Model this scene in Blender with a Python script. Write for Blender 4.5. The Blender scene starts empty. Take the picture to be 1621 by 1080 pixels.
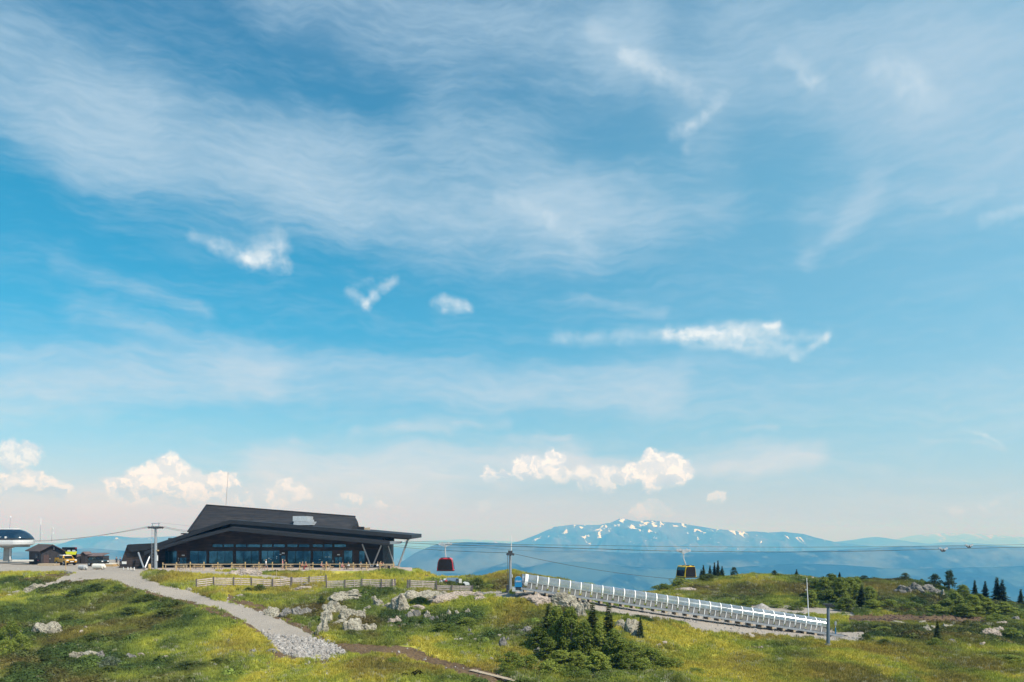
import bpy, bmesh, math, random
import numpy as np
from mathutils import Vector, Matrix, Euler

R = math.radians
sc = bpy.context.scene
col = sc.collection
random.seed(7)
RNG = np.random.default_rng(11)

# ------------------------------------------------------------------ camera, sky, sun, exposure
F, CX, HY = 1250.0, 810.5, 845.0          # focal length, centre column and horizon row of the 1621 px photograph
cd = bpy.data.cameras.new('camera'); cam = bpy.data.objects.new('camera', cd); col.objects.link(cam)
cd.sensor_width = 36; cd.lens = F / 1621 * 36; cd.shift_y = (HY - 540) / 1621
cd.clip_start = 0.5; cd.clip_end = 200000
cam.location = (0, 0, 0); cam.rotation_euler = (R(90), 0, 0)
sc.camera = cam
sc.view_settings.view_transform = 'Standard'; sc.view_settings.look = 'None'
sc.view_settings.gamma = 1; sc.view_settings.use_curve_mapping = False
sc.view_settings.exposure = 0.50
sc.render.engine = 'CYCLES'
sc.cycles.use_denoising = True
sc.cycles.max_bounces = 6; sc.cycles.diffuse_bounces = 2; sc.cycles.glossy_bounces = 3
sc.cycles.transparent_max_bounces = 12; sc.cycles.volume_bounces = 0
sc.cycles.sample_clamp_indirect = 4
sc.cycles.caustics_reflective = False; sc.cycles.caustics_refractive = False

SUN = Vector((0.55, -0.40, 0.735)).normalized()
sd = bpy.data.lights.new('sun', 'SUN'); sun = bpy.data.objects.new('sun', sd); col.objects.link(sun)
sd.energy = 4.2; sd.angle = R(0.53); sd.color = (1.0, 0.945, 0.87)
sun.rotation_euler = SUN.to_track_quat('Z', 'Y').to_euler(); sun.location = (60, -20, 90)

class NT:
    """small helper round a node tree"""
    def __init__(s, t): s.t = t; s.n = t.nodes; s.l = t.links
    def put(s, sock, v):
        if v is None: return
        if isinstance(v, bpy.types.NodeSocket): s.l.new(v, sock)
        else: sock.default_value = v
    def node(s, ty, **kw):
        n = s.n.new(ty)
        for k, v in kw.items(): setattr(n, k, v)
        return n
    def m(s, op, a, b=None, c=None, clamp=False):
        n = s.n.new('ShaderNodeMath'); n.operation = op; n.use_clamp = clamp
        for i, v in enumerate((a, b, c)): s.put(n.inputs[i], v)
        return n.outputs[0]
    def v(s, op, a, b=None, sc_=None):
        n = s.n.new('ShaderNodeVectorMath'); n.operation = op
        s.put(n.inputs[0], a)
        if b is not None: s.put(n.inputs[1], b)
        if sc_ is not None: s.put(n.inputs['Scale'], sc_)
        return n.outputs['Value'] if op in ('DOT_PRODUCT', 'LENGTH') else n.outputs[0]
    def mix(s, f, a, b, mode='MIX'):
        n = s.n.new('ShaderNodeMix'); n.data_type = 'RGBA'; n.blend_type = mode
        s.put(n.inputs[0], f); s.put(n.inputs[6], a); s.put(n.inputs[7], b)
        return n.outputs[2]
    def noise(s, vec, scale, detail=3, rough=.55, dist=0, out='Fac'):
        n = s.n.new('ShaderNodeTexNoise'); s.put(n.inputs['Vector'], vec)
        n.inputs['Scale'].default_value = scale; n.inputs['Detail'].default_value = detail
        n.inputs['Roughness'].default_value = rough; n.inputs['Distortion'].default_value = dist
        return n.outputs[out]
    def rng(s, v, a, b, c=0., d=1., smooth=True):
        n = s.n.new('ShaderNodeMapRange'); n.interpolation_type = 'SMOOTHSTEP' if smooth else 'LINEAR'
        s.put(n.inputs[0], v)
        for i, x in enumerate((a, b, c, d)): s.put(n.inputs[i + 1], x)
        return n.outputs[0]
    def ramp(s, v, stops):
        n = s.n.new('ShaderNodeValToRGB'); s.put(n.inputs[0], v)
        e = n.color_ramp.elements
        while len(e) < len(stops): e.new(.5)
        for k, (p, c) in enumerate(stops): e[k].position = p; e[k].color = (*c, 1)
        return n.outputs[0]

def C4(r, g, b): return (r, g, b, 1)
def srgb(r, g, b):
    f = lambda c: (c/255/12.92) if c/255 <= .04045 else ((c/255+.055)/1.055)**2.4
    return (f(r), f(g), f(b))

def build_world():
    w = bpy.data.worlds.new('World'); sc.world = w; w.use_nodes = True
    t = NT(w.node_tree); t.n.clear()
    out = t.node('ShaderNodeOutputWorld'); bg = t.node('ShaderNodeBackground')
    bg.inputs['Strength'].default_value = 0.1
    w.cycles.sampling_method = 'MANUAL'; w.cycles.sample_map_resolution = 256
    t.l.new(bg.outputs[0], out.inputs[0])
    sky = t.node('ShaderNodeTexSky', sky_type='NISHITA', sun_disc=False)
    sky.sun_elevation = math.asin(SUN.z); sky.sun_rotation = math.atan2(SUN.x, SUN.y)
    sky.altitude = 900; sky.air_density = 1.0; sky.dust_density = 1.2; sky.ozone_density = 1.5
    D = t.node('ShaderNodeTexCoord').outputs['Generated']
    sep = t.node('ShaderNodeSeparateXYZ'); t.l.new(D, sep.inputs[0])
    X, Y, Z = sep.outputs
    az = t.m('ARCTAN2', X, Y)
    el = t.m('ARCSINE', Z)
    cmb = t.node('ShaderNodeCombineXYZ'); t.put(cmb.inputs[0], az); t.put(cmb.inputs[1], el)
    A = cmb.outputs[0]
    def ae(px, py):
        u = (px - CX)/F; v = (HY - py)/F
        a = math.atan(u); return Vector((a, math.atan(v*math.cos(a)), 0))
    # clear sky: physical sky, graded by elevation as the photograph's film look
    tint = t.ramp(t.m('MULTIPLY', t.m('MAXIMUM', el, 0.), 1.0), [
        (0.0, TINT[0]), (0.05, TINT[1]), (0.13, TINT[2]), (0.25, TINT[3]), (0.40, TINT[4]), (0.62, TINT[5])])
    base = t.mix(1.0, sky.outputs[0], tint, 'MULTIPLY')
    # paler towards the right of the valley (down-sun haze), continued smoothly all round
    side = t.rng(az, -.35, .75)
    base = t.mix(t.m('MULTIPLY', side, .40), base, C4(3.5, 5.5, 6.6))
    # ---- warps
    n1 = t.noise(A, 5.0, 4, .6, 0, 'Color'); n1 = t.v('SUBTRACT', n1, (.5, .5, .5))
    n2 = t.noise(A, 26.0, 4, .6, 0, 'Color'); n2 = t.v('SUBTRACT', n2, (.5, .5, .5))
    W = t.v('ADD', A, t.v('ADD', t.v('SCALE', n1, sc_=.075), t.v('SCALE', n2, sc_=.006)))
    def capsule(Pv, a, b, r, soft=1.0):
        ba = b - a; L2 = max(ba.length_squared, 1e-9)
        pa = t.v('SUBTRACT', Pv, tuple(a))
        h = t.m('MULTIPLY', t.v('DOT_PRODUCT', pa, tuple(ba / L2)), 1.0, clamp=True)
        q = t.v('SUBTRACT', pa, t.v('SCALE', tuple(ba), sc_=h))
        return t.rng(t.v('LENGTH', q), 0., r, soft, 0.)
    def gate(Wv, s):
        # same vector, but evaluated only after s: keeps the shader's working set small
        n = t.n.new('ShaderNodeVectorMath'); n.operation = 'MULTIPLY_ADD'
        t.l.new(s, n.inputs[0]); n.inputs[1].default_value = (1e-9, 1e-9, 1e-9); t.l.new(Wv, n.inputs[2])
        return n.outputs[0]
    def total(Wv, lst, kr, kw):
        s = None; Wc = Wv
        for i, (a, b, c, d, r, w_) in enumerate(lst):
            if i and i % 5 == 0: Wc = gate(Wv, s)
            x = capsule(Wc, ae(a, b), ae(c, d), r/F*kr, w_*kw)
            s = x if s is None else t.m('ADD', s, x)
        return s
    # broad cirrus veils (photo px coordinates turned into directions): ax,ay,bx,by, radius px, weight
    veil = [(-200,-10,180,170,120,.85),(150,190,520,280,120,.8),(480,270,900,350,110,.72),(380,240,700,380,70,.25),
            (440,-40,980,60,95,.55),(980,40,1120,160,85,.55),(700,190,1010,330,85,.42),(860,340,1120,310,90,.4),
            (1180,60,1500,110,110,.66),(1400,160,1750,260,120,.6),(1500,80,1800,60,130,.55),(1300,330,1700,260,60,.28),
            (1380,290,1345,350,38,.5),(1345,350,1290,400,24,.35),
            (-100,600,420,585,62,.6),(380,590,1060,620,58,.55),(1000,620,1700,600,80,.22),(120,500,420,575,40,.28),
            (100,430,330,500,22,.25),(900,470,1040,492,18,.25),
            (470,690,800,668,18,.5),(430,735,900,725,56,.62),(850,735,1280,728,34,.6),(760,690,900,688,10,.35),(1100,690,1230,686,9,.3),
            (150,790,700,775,45,.35),(1450,680,1590,695,9,.3)]
    f1 = t.node('ShaderNodeMapping'); f1.inputs['Rotation'].default_value = (0, 0, R(28)); f1.inputs['Scale'].default_value = (3.2, 15, 1)
    t.l.new(W, f1.inputs[0]); fib = t.noise(f1.outputs[0], 1.6, 6, .56, .15)
    f2 = t.node('ShaderNodeMapping'); f2.inputs['Rotation'].default_value = (0, 0, R(4)); f2.inputs['Scale'].default_value = (3.0, 26, 1)
    t.l.new(W, f2.inputs[0]); fib2 = t.noise(f2.outputs[0], 1.5, 5, .56, .1)
    low = t.rng(el, .18, .30)
    fibm = t.m('ADD', t.m('MULTIPLY', fib, low), t.m('MULTIPLY', fib2, t.m('SUBTRACT', 1., low)))
    fibc = t.rng(fibm, .20, .76, .58, 1.06)
    vs = total(W, veil, 1., 1.)
    # veils go on outside the frame the same way
    wide = t.rng(t.noise(A, 3.1, 5, .6, .5), .46, .72, 0, .6)
    outside = t.m('MAXIMUM', t.rng(el, .60, .75), t.rng(t.m('ABSOLUTE', az), .68, .85))
    vs = t.m('ADD', vs, t.m('MULTIPLY', wide, outside))
    fine = t.noise(f1.outputs[0], 7.5, 6, .66)
    vs = t.m('MULTIPLY', t.m('MULTIPLY', vs, fibc), t.rng(fine, .28, .72, .84, 1.12))
    gen = t.m('MULTIPLY', t.rng(t.m('ADD', t.m('MULTIPLY', fibm, .6), t.m('MULTIPLY', fine, .4)), .40, .66), .17)
    vs = t.m('POWER', t.m('ADD', vs, gen), 1.4); vs = t.m('MULTIPLY', t.m('DIVIDE', t.m('MULTIPLY', vs, 1.16), t.m('ADD', vs, .52)), t.rng(fine, .3, .7, .92, 1.03))
    # small bright wisps
    n3 = t.noise(A, 60.0, 5, .65, 0, 'Color'); n3 = t.v('SUBTRACT', n3, (.5, .5, .5))
    W2 = t.v('ADD', A, t.v('ADD', t.v('SCALE', n2, sc_=.016), t.v('SCALE', n3, sc_=.009)))
    wisp = [(560,455,590,446,6,.25),(706,492,734,490,8,.5),(1122,180,1150,150,9,.3),(940,50,1060,120,14,.3),(1085,232,1096,200,9,.3),(1240,85,1290,118,12,.3),(1440,130,1480,165,18,.25),(1500,330,1570,300,9,.2),(1560,692,1592,704,4,.4),(425,410,446,395,14,.5),(1130,528,1200,541,16,.6),(308,377,345,388,10,.5),(345,388,385,406,14,.7),(385,409,450,421,12,.9),(398,402,436,382,17,.75),(552,462,578,484,8,.7),(578,482,594,470,7,.6),(588,466,626,440,7,.55),
            (688,480,700,490,8,.6),(700,474,738,488,10,.85),
            (880,534,1100,528,13,.5),(1060,527,1226,520,12,.95),(1090,536,1250,549,15,.75),(1225,528,1306,533,10,.5),(1308,534,1258,567,7,.7),(1212,517,1228,515,6,.8),
            (1065,215,1122,180,9,.45),(985,85,1125,165,14,.42),
            (1272,122,1300,132,12,.4),(1400,105,1450,140,22,.36),(790,305,870,350,12,.35),(860,345,935,392,14,.32),(1555,350,1660,315,9,.4),
            (-20,562,60,572,7,.25),(1520,680,1560,690,4,.4)]
    f3 = t.rng(t.m('ADD', t.m('MULTIPLY', t.noise(W2, 34., 6, .6), .7), t.m('MULTIPLY', fib2, .3)), .30, .66, .1, 1.)
    ws = t.m('MULTIPLY', total(gate(W2, vs), wisp, 1.5, .74), f3, clamp=True)
    warm = t.rng(el, .02, .22)
    cir = t.mix(warm, C4(6.3, 6.05, 6.2), C4(3.9, 5.0, 6.0))
    cir = t.mix(t.rng(el, .2, .5, 0, 1), cir, C4(3.0, 4.25, 5.35))
    c1 = t.mix(vs, base, cir)
    c2 = t.mix(ws, c1, C4(5.9, 6.5, 6.9))
    # ---- cumulus: union of warped discs with flattened feet
    n4 = t.noise(A, 38.0, 6, .58, 0, 'Color'); n4 = t.v('SUBTRACT', n4, (.5, .5, .5))
    n5 = t.noise(A, 120.0, 4, .6, 0, 'Color'); n5 = t.v('SUBTRACT', n5, (.5, .5, .5))
    W3 = t.v('ADD', A, t.v('ADD', t.v('SCALE', n4, sc_=.028), t.v('SCALE', n5, sc_=.013)))
    banks = [ # base row, [(cx, cy, r)...]
        (765, [(20,724,22),(48,716,16)], .75), (783, [(20,768,20),(50,764,20),(75,770,16),(95,774,12)], .9),
        (790, [(190,772,20),(225,762,26),(265,752,30),(300,766,24),(335,770,20),(355,758,14),(368,762,14),(250,776,26)], 1.),
        (802, [(330,796,18),(390,798,20),(430,788,18),(455,775,22),(475,782,14),(280,796,20),(220,794,18)], .75),
        (806, [(550,794,16),(565,796,16),(585,802,12),(605,806,10)], .75),
        (757, [(775,750,13),(796,750,12),(830,742,20),(850,736,17),(878,724,15),(870,738,18)], 1.),
        (777, [(890,752,17),(915,748,16),(940,752,18),(965,752,16),(930,768,16),(960,768,14),(985,756,12)], .8),
        (776, [(1000,746,17),(1025,742,20),(1030,728,15),(1055,736,22),(1080,744,20),(1060,756,20),(1040,764,20)], 1.),
        (822, [(1012,806,14),(1030,802,15),(1050,808,12)], .55), (798, [(1138,791,13)], .7), (815, [(1512,810,12)], .35), (813, [(1565,805,10)], .3),
        (810, [(765,803,9)], .4)]
    dens = None; under = None
    Wg = gate(W3, ws)
    for by, blobs, w_ in banks:
        dmin = None
        if dens is not None: Wg = gate(W3, dens)
        for cx, cy, r in blobs:
            c = ae(cx, cy); k = F / r
            d = t.v('LENGTH', t.v('MULTIPLY', t.v('SUBTRACT', Wg, tuple(c)), (k*.86, k, 0)))
            dmin = d if dmin is None else t.m('MINIMUM', dmin, d)
        e0 = ae(blobs[0][0], by).y
        s2 = t.node('ShaderNodeSeparateXYZ'); t.l.new(Wg, s2.inputs[0])
        foot = t.rng(s2.outputs[1], e0 - .004, e0 + .006)
        mk = t.m('MULTIPLY', t.rng(dmin, .68, 1.10, w_, 0.), foot)
        lit = t.rng(s2.outputs[1], e0 + .002, e0 + .024)
        under = t.m('MULTIPLY', lit, mk) if under is None else t.m('MAXIMUM', under, t.m('MULTIPLY', lit, mk))
        dens = mk if dens is None else t.m('MAXIMUM', dens, mk)
    na = t.noise(W3, 42., 5, .6); off = t.v('ADD', W3, (.004, .006, 0)); nb = t.noise(off, 42., 5, .6)
    rel = t.rng(t.m('SUBTRACT', na, nb), -.075, .075)
    br = t.m('ADD', t.m('MULTIPLY', rel, .62), t.m('MULTIPLY', under, .45), clamp=True)
    cc = t.mix(br, C4(4.2, 5.0, 6.0), C4(7.9, 7.75, 7.7))  # sunlit tops and grey-blue shade of the cumulus painted into its colour
    c3 = t.mix(t.m('MULTIPLY', dens, .95), c2, cc)
    t.l.new(c3, bg.inputs['Color'])
TINT = [(1.,1.,1.)]*6
TINT = [(.90,.75,.86),(.78,.76,.90),(.56,.88,.92),(.20,.92,1.0),(.13,.99,1.05),(.52,1.10,1.12)]
build_world()

# ------------------------------------------------------------------ numeric noise
_perm = RNG.permutation(4096); _grad = RNG.uniform(-1, 1, 4096)
def vnoise(x, y, seed=0):
    x = np.asarray(x, float); y = np.asarray(y, float)
    xi = np.floor(x).astype(np.int64); yi = np.floor(y).astype(np.int64)
    xf = x - xi; yf = y - yi
    u = xf*xf*xf*(xf*(xf*6-15)+10); v = yf*yf*yf*(yf*(yf*6-15)+10)
    h = lambda a, b: _grad[_perm[(_perm[(a + seed*131) & 4095] + b) & 4095]]
    a = h(xi, yi); b = h(xi+1, yi); c = h(xi, yi+1); d = h(xi+1, yi+1)
    return (a*(1-u)+b*u)*(1-v)+(c*(1-u)+d*u)*v
def fbm(x, y, octv=4, seed=0, gain=.5):
    s = 0; a = 1; n = 0
    for k in range(octv):
        s = s + a*vnoise(x*2**k, y*2**k, seed+k*17); n += a; a *= gain
    return s/n
def sstep(a, b, x):
    t = np.clip((x-a)/(b-a), 0, 1); return t*t*(3-2*t)

# ------------------------------------------------------------------ terrain height field
def Pt(px, py, Y): return Vector(((px-CX)/F*Y, Y, (HY-py)/F*Y))
CTRL = []
def cp(px, py, Y): CTRL.append(((px-CX)/F*Y, Y, (HY-py)/F*Y))
def cz(px, Y, z): CTRL.append(((px-CX)/F*Y, Y, z))
for px in range(-300, 2000, 230):
    cz(px, 62, -12.5 - .6*(px > 900)); cz(px, 40, -13.6); cz(px, 20, -14.5); cz(px, 5, -15.2)
for px in (-350, -150, 0, 60, 120, 180, 235):
    for Y in (133, 150, 170, 190): cz(px, Y, -6.2)
for px in (-350, -100, 100, 250, 400, 560): cz(px, 205, -8.5); cz(px, 235, -20); cz(px, 300, -50)
for px in (240, 300, 360, 420, 480, 540, 600, 645):
    for Y in (133, 145, 160, 172):
        if px < 600 or Y < 150: cz(px, Y, -6.2)
for px in (600, 625, 650): cz(px, 156, -10.5); cz(px, 172, -19)
cz(690, 165, -17)
for a in [(0,1080,66),(0,1020,81),(0,960,101),(0,925,119),(0,911,127),(-250,1000,88),(-250,930,120),
          (60,1060,71),(70,995,92),(60,945,109),(110,960,105),(110,930,118),(170,917,122),(220,925,117),(150,1000,90),(150,1050,74),
          (240,985,94),(240,1040,78),(330,1010,85),(330,1060,71),(280,957,104),(340,985,92),(400,1020,83),
          (190,907,126),(262,926,114),(330,946,105),(400,972,96),(470,1006,86),(505,1030,80),(445,1000,88),(520,1046,76.5),(560,1030,80),
          (270,905,126),(330,918,121),(310,938,111),(380,930,115),(450,925,118),(400,950,106),(460,955,104),
          (480,918,124),(480,932,116),(560,917,125),(560,936,115),(640,920,123),(640,938,114),(700,938,113),(745,938,112),
          (420,908,130),(500,908,130),(600,908,130),(660,906,134),(672,906.5,136),(688,908.5,138),(700,914,137),(655,912,130),(680,915,130),
          (520,948,107),(520,1000,89),(560,950,107),(570,1002,88.5),(540,985,93),(610,950,107),(620,985,94),(640,962,102),(680,955,105),
          (730,950,107),(730,985,95),(680,1005,88),(650,1025,82),(720,1040,78.5),(620,1050,75),(780,1000,90),(780,955,104),
          (820,950,103),(850,970,98),(860,1010,86),(900,965,100),(900,1035,80),(950,1055,76),(960,985,96),(1000,975,100),(1010,1010,88),
          (820,1050,76),(1040,1040,79.5),
          (800,938,109),(770,936,113),(830,933,107),(920,948,105.5),(1000,962,106),(1080,974,106.4),(1150,984.5,106.4),(1230,994,106.6),(1305,1002.5,106.8),(1360,1008,106.8),
          (760,926,126),(740,918,146),(790,909.5,146),(830,911,146),(800,922,128),(860,930,125),
          (1060,995,96),(1100,1000,96),(1150,1008,95),(1200,1014,95),(1311,1023,93),(1250,1018,94),(1100,1040,82),(1200,1050,80),(1350,1045,82),
          (1400,1018,95),(1480,1020,95),(1560,1020,95),(1621,1024,95),(1700,1030,95),(1500,1050,82),(1621,1050,82),
          (900,957,122),(1000,964,120),(1060,968,122),
          (1060,930,165),(1110,919,168),(1160,914,170),(1205,911,168),(1260,914,168),(1300,922,166),(1350,923,162),(1400,921,160),(1440,921,160),
          (1490,931,158),(1535,944,158),(1575,955,156),(1621,964,155),(1750,975,155),
          (1050,950,140),(1110,955,135),(1200,962,130),(1280,967,127),(1340,967,130),(1450,968,131),(1540,975,128),(1621,985,125),(1750,992,122),
          (1190,940,148),(1120,938,150),(1300,948,146),(1400,944,147),(1480,950,146),(1560,965,142),
          (1340,990,114),(1450,988,114),(1560,992,112),(1480,1003,104),(1621,1003,108),(1400,1003,106),
          ]: cp(*a)
for px in (690, 740, 800, 860, 920, 990): cz(px, 175, -19); cz(px, 158, -12.6)
cz(680, 150, -9.5); cz(700, 142, -9.2); cz(672, 146, -7.4)
for px in (700, 900, 1050, 1200, 1400, 1600, 1800): cz(px, 205, -22); cz(px, 300, -62)
for px in (1200, 1400): cz(px, 185, -12.5)
for px in (-600, -100, 400, 900, 1400, 1900, 2300): cz(px, 600, -210); cz(px, 1200, -430); cz(px, 2600, -700)
CT = np.array(CTRL)
def basis(x, y):
    # distances compressed far out so the near field stays well conditioned
    g = np.where(y > 250, 250 + 60*np.log1p(np.maximum(y-250, 0)/60), y)
    k = g/np.maximum(y, 1e-6)
    return x*k, g
bx_, by_ = basis(CT[:,0], CT[:,1])
D_ = np.sqrt((bx_[:,None]-bx_[None])**2 + (by_[:,None]-by_[None])**2 + 9.0)
n_ = len(CT)
M_ = np.zeros((n_+3, n_+3)); M_[:n_,:n_] = D_ + np.eye(n_)*(-.25); M_[:n_,n_] = 1; M_[:n_,n_+1] = bx_; M_[:n_,n_+2] = by_
M_[n_:,:n_] = M_[:n_,n_:].T
WT = np.linalg.solve(M_, np.concatenate([CT[:,2], np.zeros(3)]))
def rbf(x, y):
    sh = x.shape; gx, gy = basis(x.ravel(), y.ravel()); o = np.empty(gx.size)
    for k in range(0, gx.size, 40000):
        a, b = gx[k:k+40000], gy[k:k+40000]
        d = np.sqrt((a[:,None]-bx_)**2 + (b[:,None]-by_)**2 + 9.0)
        o[k:k+40000] = d@WT[:n_] + WT[n_] + WT[n_+1]*a + WT[n_+2]*b
    return o.reshape(sh)

def inpoly(px, py, poly, soft=0):
    poly = np.array(poly, float); ins = np.zeros(px.shape, bool)
    dm = np.full(px.shape, 1e9)
    for (x1, y1), (x2, y2) in zip(poly, np.roll(poly, -1, 0)):
        c = ((y1 > py) != (y2 > py))
        with np.errstate(divide='ignore', invalid='ignore'):
            xi = (x2-x1)*(py-y1)/((y2-y1) if y2 != y1 else 1e-9)+x1
        ins ^= c & (px < xi)
        L = (x2-x1)**2+(y2-y1)**2+1e-9
        t = np.clip(((px-x1)*(x2-x1)+(py-y1)*(y2-y1))/L, 0, 1)
        dm = np.minimum(dm, np.hypot(px-x1-t*(x2-x1), py-y1-t*(y2-y1)))
    sd_ = np.where(ins, dm, -dm)
    return sstep(-soft, soft, sd_) if soft else ins.astype(float)
def chain(px, py, pts, r):
    dm = np.full(px.shape, 1e9)
    for (x1, y1), (x2, y2) in zip(pts[:-1], pts[1:]):
        L = (x2-x1)**2+(y2-y1)**2+1e-9
        t = np.clip(((px-x1)*(x2-x1)+(py-y1)*(y2-y1))/L, 0, 1)
        dm = np.minimum(dm, np.hypot(px-x1-t*(x2-x1), (py-y1-t*(y2-y1))))
    return sstep(r*1.4, r*.6, dm)
ROAD = [(120,903),(232,899),(236,903),(224,909),(226,915),(255,925),(300,936),(335,947),(384,959),(417,971),(465,992),(502,1009),(549,1034),(500,1044),(447,1034),(417,1003),(391,986),(358,968),(324,957),(280,948),(240,938),(204,927),(167,917),(130,915),(60,936),(30,940),(105,911)]
YARD = [(-700,884),(240,884),(240,903),(120,906),(-700,909)]
BANK = [(750,936),(815,938),(830,929),(1000,957),(1150,980),(1310,998),(1370,1002),(1372,1018),(1310,1014),(1200,1006),(1120,1000),(1098,997),(1078,985),(1000,977),(900,962),(850,950),(760,944)]
PAD = [(1180,958),(1250,956),(1350,968),(1350,974),(1200,972)]
def masks(x, y, z):
    px = x/y*F+CX; py = HY-z/y*F
    w = fbm(x/3, y/3, 3, 5)*4; w2 = fbm(x/3+40, y/3, 3, 9)*2.2
    w3 = fbm(x/.8, y/.8, 2, 71)
    qx, qy = px+w+w3*5, py+w2+w3*3.5
    near = (y < 210).astype(float)
    road = np.maximum(inpoly(qx, qy, ROAD, 2)*(y < 140), inpoly(px, py, YARD, 1.2)*(y > 118)*near)
    path = chain(qx, py+w2*.2, [(225,900),(300,904.5),(380,909.5),(440,914.5),(484,919.5)], 2.6)*(y > 112)*(y < 133)
    path = np.maximum(path, chain(qx, qy, [(500,921),(560,927),(640,933)], 1.6)*.5*(y>108)*(y<128))
    bank = np.maximum(inpoly(qx, qy, BANK, 1.5)*(y > 88)*(y < 121), inpoly(qx, qy, PAD, 1.5)*(y > 108)*(y < 150))
    gravel = np.clip(np.maximum.reduce([road, path, bank]), 0, 1)
    d = [chain(qx, qy, [(440,1038),(560,1027),(640,1032),(700,1052),(752,1066),(800,1078)], 8.5),
         chain(qx, qy, [(620,1036),(560,1046),(500,1044)], 7)*.55, chain(qx, qy, [(200,926),(300,955),(385,985),(430,1012)], 5)*.9,
         chain(qx, qy, [(360,944),(440,975),(510,1012)], 6)*.9, chain(qx, qy, [(110,919),(175,914),(230,926)], 5),
         chain(qx, qy, [(1345,981),(1420,978),(1560,982)], 7)*(y>100), chain(qx, qy, [(1250,962),(1330,972)],4)*.6*(y>100),
         chain(qx, qy, [(30,918),(110,908)], 3), chain(qx, qy, [(656,910),(700,914)], 3)*.8*(y>125),
         chain(qx, qy, [(632,992),(640,1003),(646,1012)], 4)*.8, chain(qx, qy, [(648,985),(640,992)],3.)*.8, chain(qx, qy, [(1190,1025),(1225,1026)],2.5)*.9,
         chain(qx, qy, [(420,1049),(440,1046)],4)*.6, chain(qx,qy,[(500,1050),(512,1048)],5)*.7,
         chain(qx, qy, [(840,930),(1000,958),(1150,981),(1300,999)], 1.2)*0]
    dirt = np.clip(np.maximum.reduce(d), 0, 1)*(1-gravel)*(y < 175)
    return px, py, gravel, dirt
def blob(px, py, cx, cy, rx, ry): return np.clip(1.25-np.hypot((px-cx)/rx, (py-cy)/ry), 0, 1)**.7
def lushness(px, py, x, y):
    """0 = dry yellow grass, 1 = dark scrub"""
    L = .42 + .85*fbm(x/10, y/15, 4, 21) + .42*fbm(x/2.4, y/3.6, 3, 31)
    for b in [(150,945,190,34,.35),(60,1010,90,40,.30),(200,960,160,24,.3),(560,960,80,14,.2),(600,985,60,12,.3),(690,975,90,16,.35),(930,1035,170,35,.45),
              (1120,1030,60,18,.1),(1250,945,140,20,.10),(1340,945,70,25,.45),(1420,950,120,14,.4),(1540,965,90,22,.5),(1440,1000,110,14,.35),(1600,1000,60,20,.3),
              (760,925,70,9,.3),(420,945,90,10,.05),(120,1045,120,20,.15),(1280,955,80,10,.35)]:
        L = L + b[4]*blob(px, py, *b[:4])
    for b in [(345,1020,115,34,.60),(415,1000,75,18,.38),(740,1040,150,26,.35),(560,915,110,9,.45),(350,914,90,10,.35),(60,913,80,7,.35),(1130,990,90,14,.3),
              (1150,1055,280,38,.20),(850,945,60,20,.35),(1480,1035,220,15,.26),(560,1055,120,20,.2),(790,975,60,24,.2),(1150,920,90,8,.35),(1180,1010,150,10,.2),(1400,984,60,8,.3),(630,1012,70,10,.3)]:
        L = L - b[4]*blob(px, py, *b[:4])
    return np.clip(L, 0, 1)
VCOL = np.array([[.415,.370,.070],[.295,.318,.060],[.180,.220,.052],[.100,.134,.038],[.052,.080,.029]])
def vegcol(px, py, x, y, L=None):
    L = lushness(px, py, x, y) if L is None else L
    f = L*4; i = np.clip(f.astype(int), 0, 3); f = (f-i)[..., None]
    c = VCOL[i]*(1-f)+VCOL[i+1]*f
    h = np.clip(.24+1.6*fbm(x/6+9, y/9, 4, 41), 0, 1)           # heather and dry moss
    for b in [(1150,932,110,14,.6),(1400,935,60,14,.9),(1330,928,50,8,.3),(790,918,50,8,.7),(1500,992,120,12,.5),(200,920,160,8,.45),(690,945,40,8,.3),(460,945,70,8,.3),(100,965,50,10,.3)]:
        h = h + b[4]*blob(px, py, *b[:4])
    h = np.clip(h, 0, 1)[..., None]*.62
    c = c*(1-h)+np.array([.15,.095,.045])*h
    return c
def height(x, y):
    z = rbf(x, y)
    near = sstep(230, 170, y)
    px, py, g, d = masks(x, y, z)
    L = lushness(px, py, x, y)
    flat = np.clip(g*1.0 + inpoly(px, np.full_like(px, 0.)+y, [(215,131.5),(657,131.5),(652,146),(607,150),(607,180),(215,180)], 1.2), 0, 1)
    r = fbm(x/7, y/7, 3, 1)*.75 + fbm(x/2.1, y/2.1, 3, 2)*.30*(.4+L)
    r = r + np.maximum(fbm(x/.9, y/.9, 2, 3), 0)*.28*L
    z = z + r*near*(1-flat*.93)*sstep(45, 65, y)
    z = z - d*.18*near - .30*g*inpoly(px, y, [(815,99),(1330,99),(1330,113),(815,113)], 2)
    terr = inpoly(px, y, [(212,132.0),(657,132.0),(656,145),(607,149),(607,175),(212,175)], .9)
    z = z*(1-terr) + (-6.32)*terr
    yd = inpoly(px, y, [(-900,132),(238,132),(238,186),(-900,186)], 3)*(1-terr)
    z = z*(1-yd*.9)+(-6.2)*yd*.9
    # the steep cut bank of bare earth on the right
    cut = inpoly(px, y, [(1335,112),(1565,112),(1565,126),(1335,126)], 6)
    z = z + cut*0
    far = sstep(230, 800, y); z = z + far*fbm(x/160, y/160, 4, 8)*60
    return z
NU = 800
US = np.linspace(-.82, .82, NU)
YS = np.concatenate([np.linspace(8, 58, 22, endpoint=False), 58+np.cumsum(np.full(370, .335)), ])
YS = np.concatenate([YS, np.geomspace(YS[-1]+.8, 3200, 70)])
YY, UU = np.meshgrid(YS, US, indexing='ij')
XX = UU*YY
ZZ = height(XX, YY)
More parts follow.
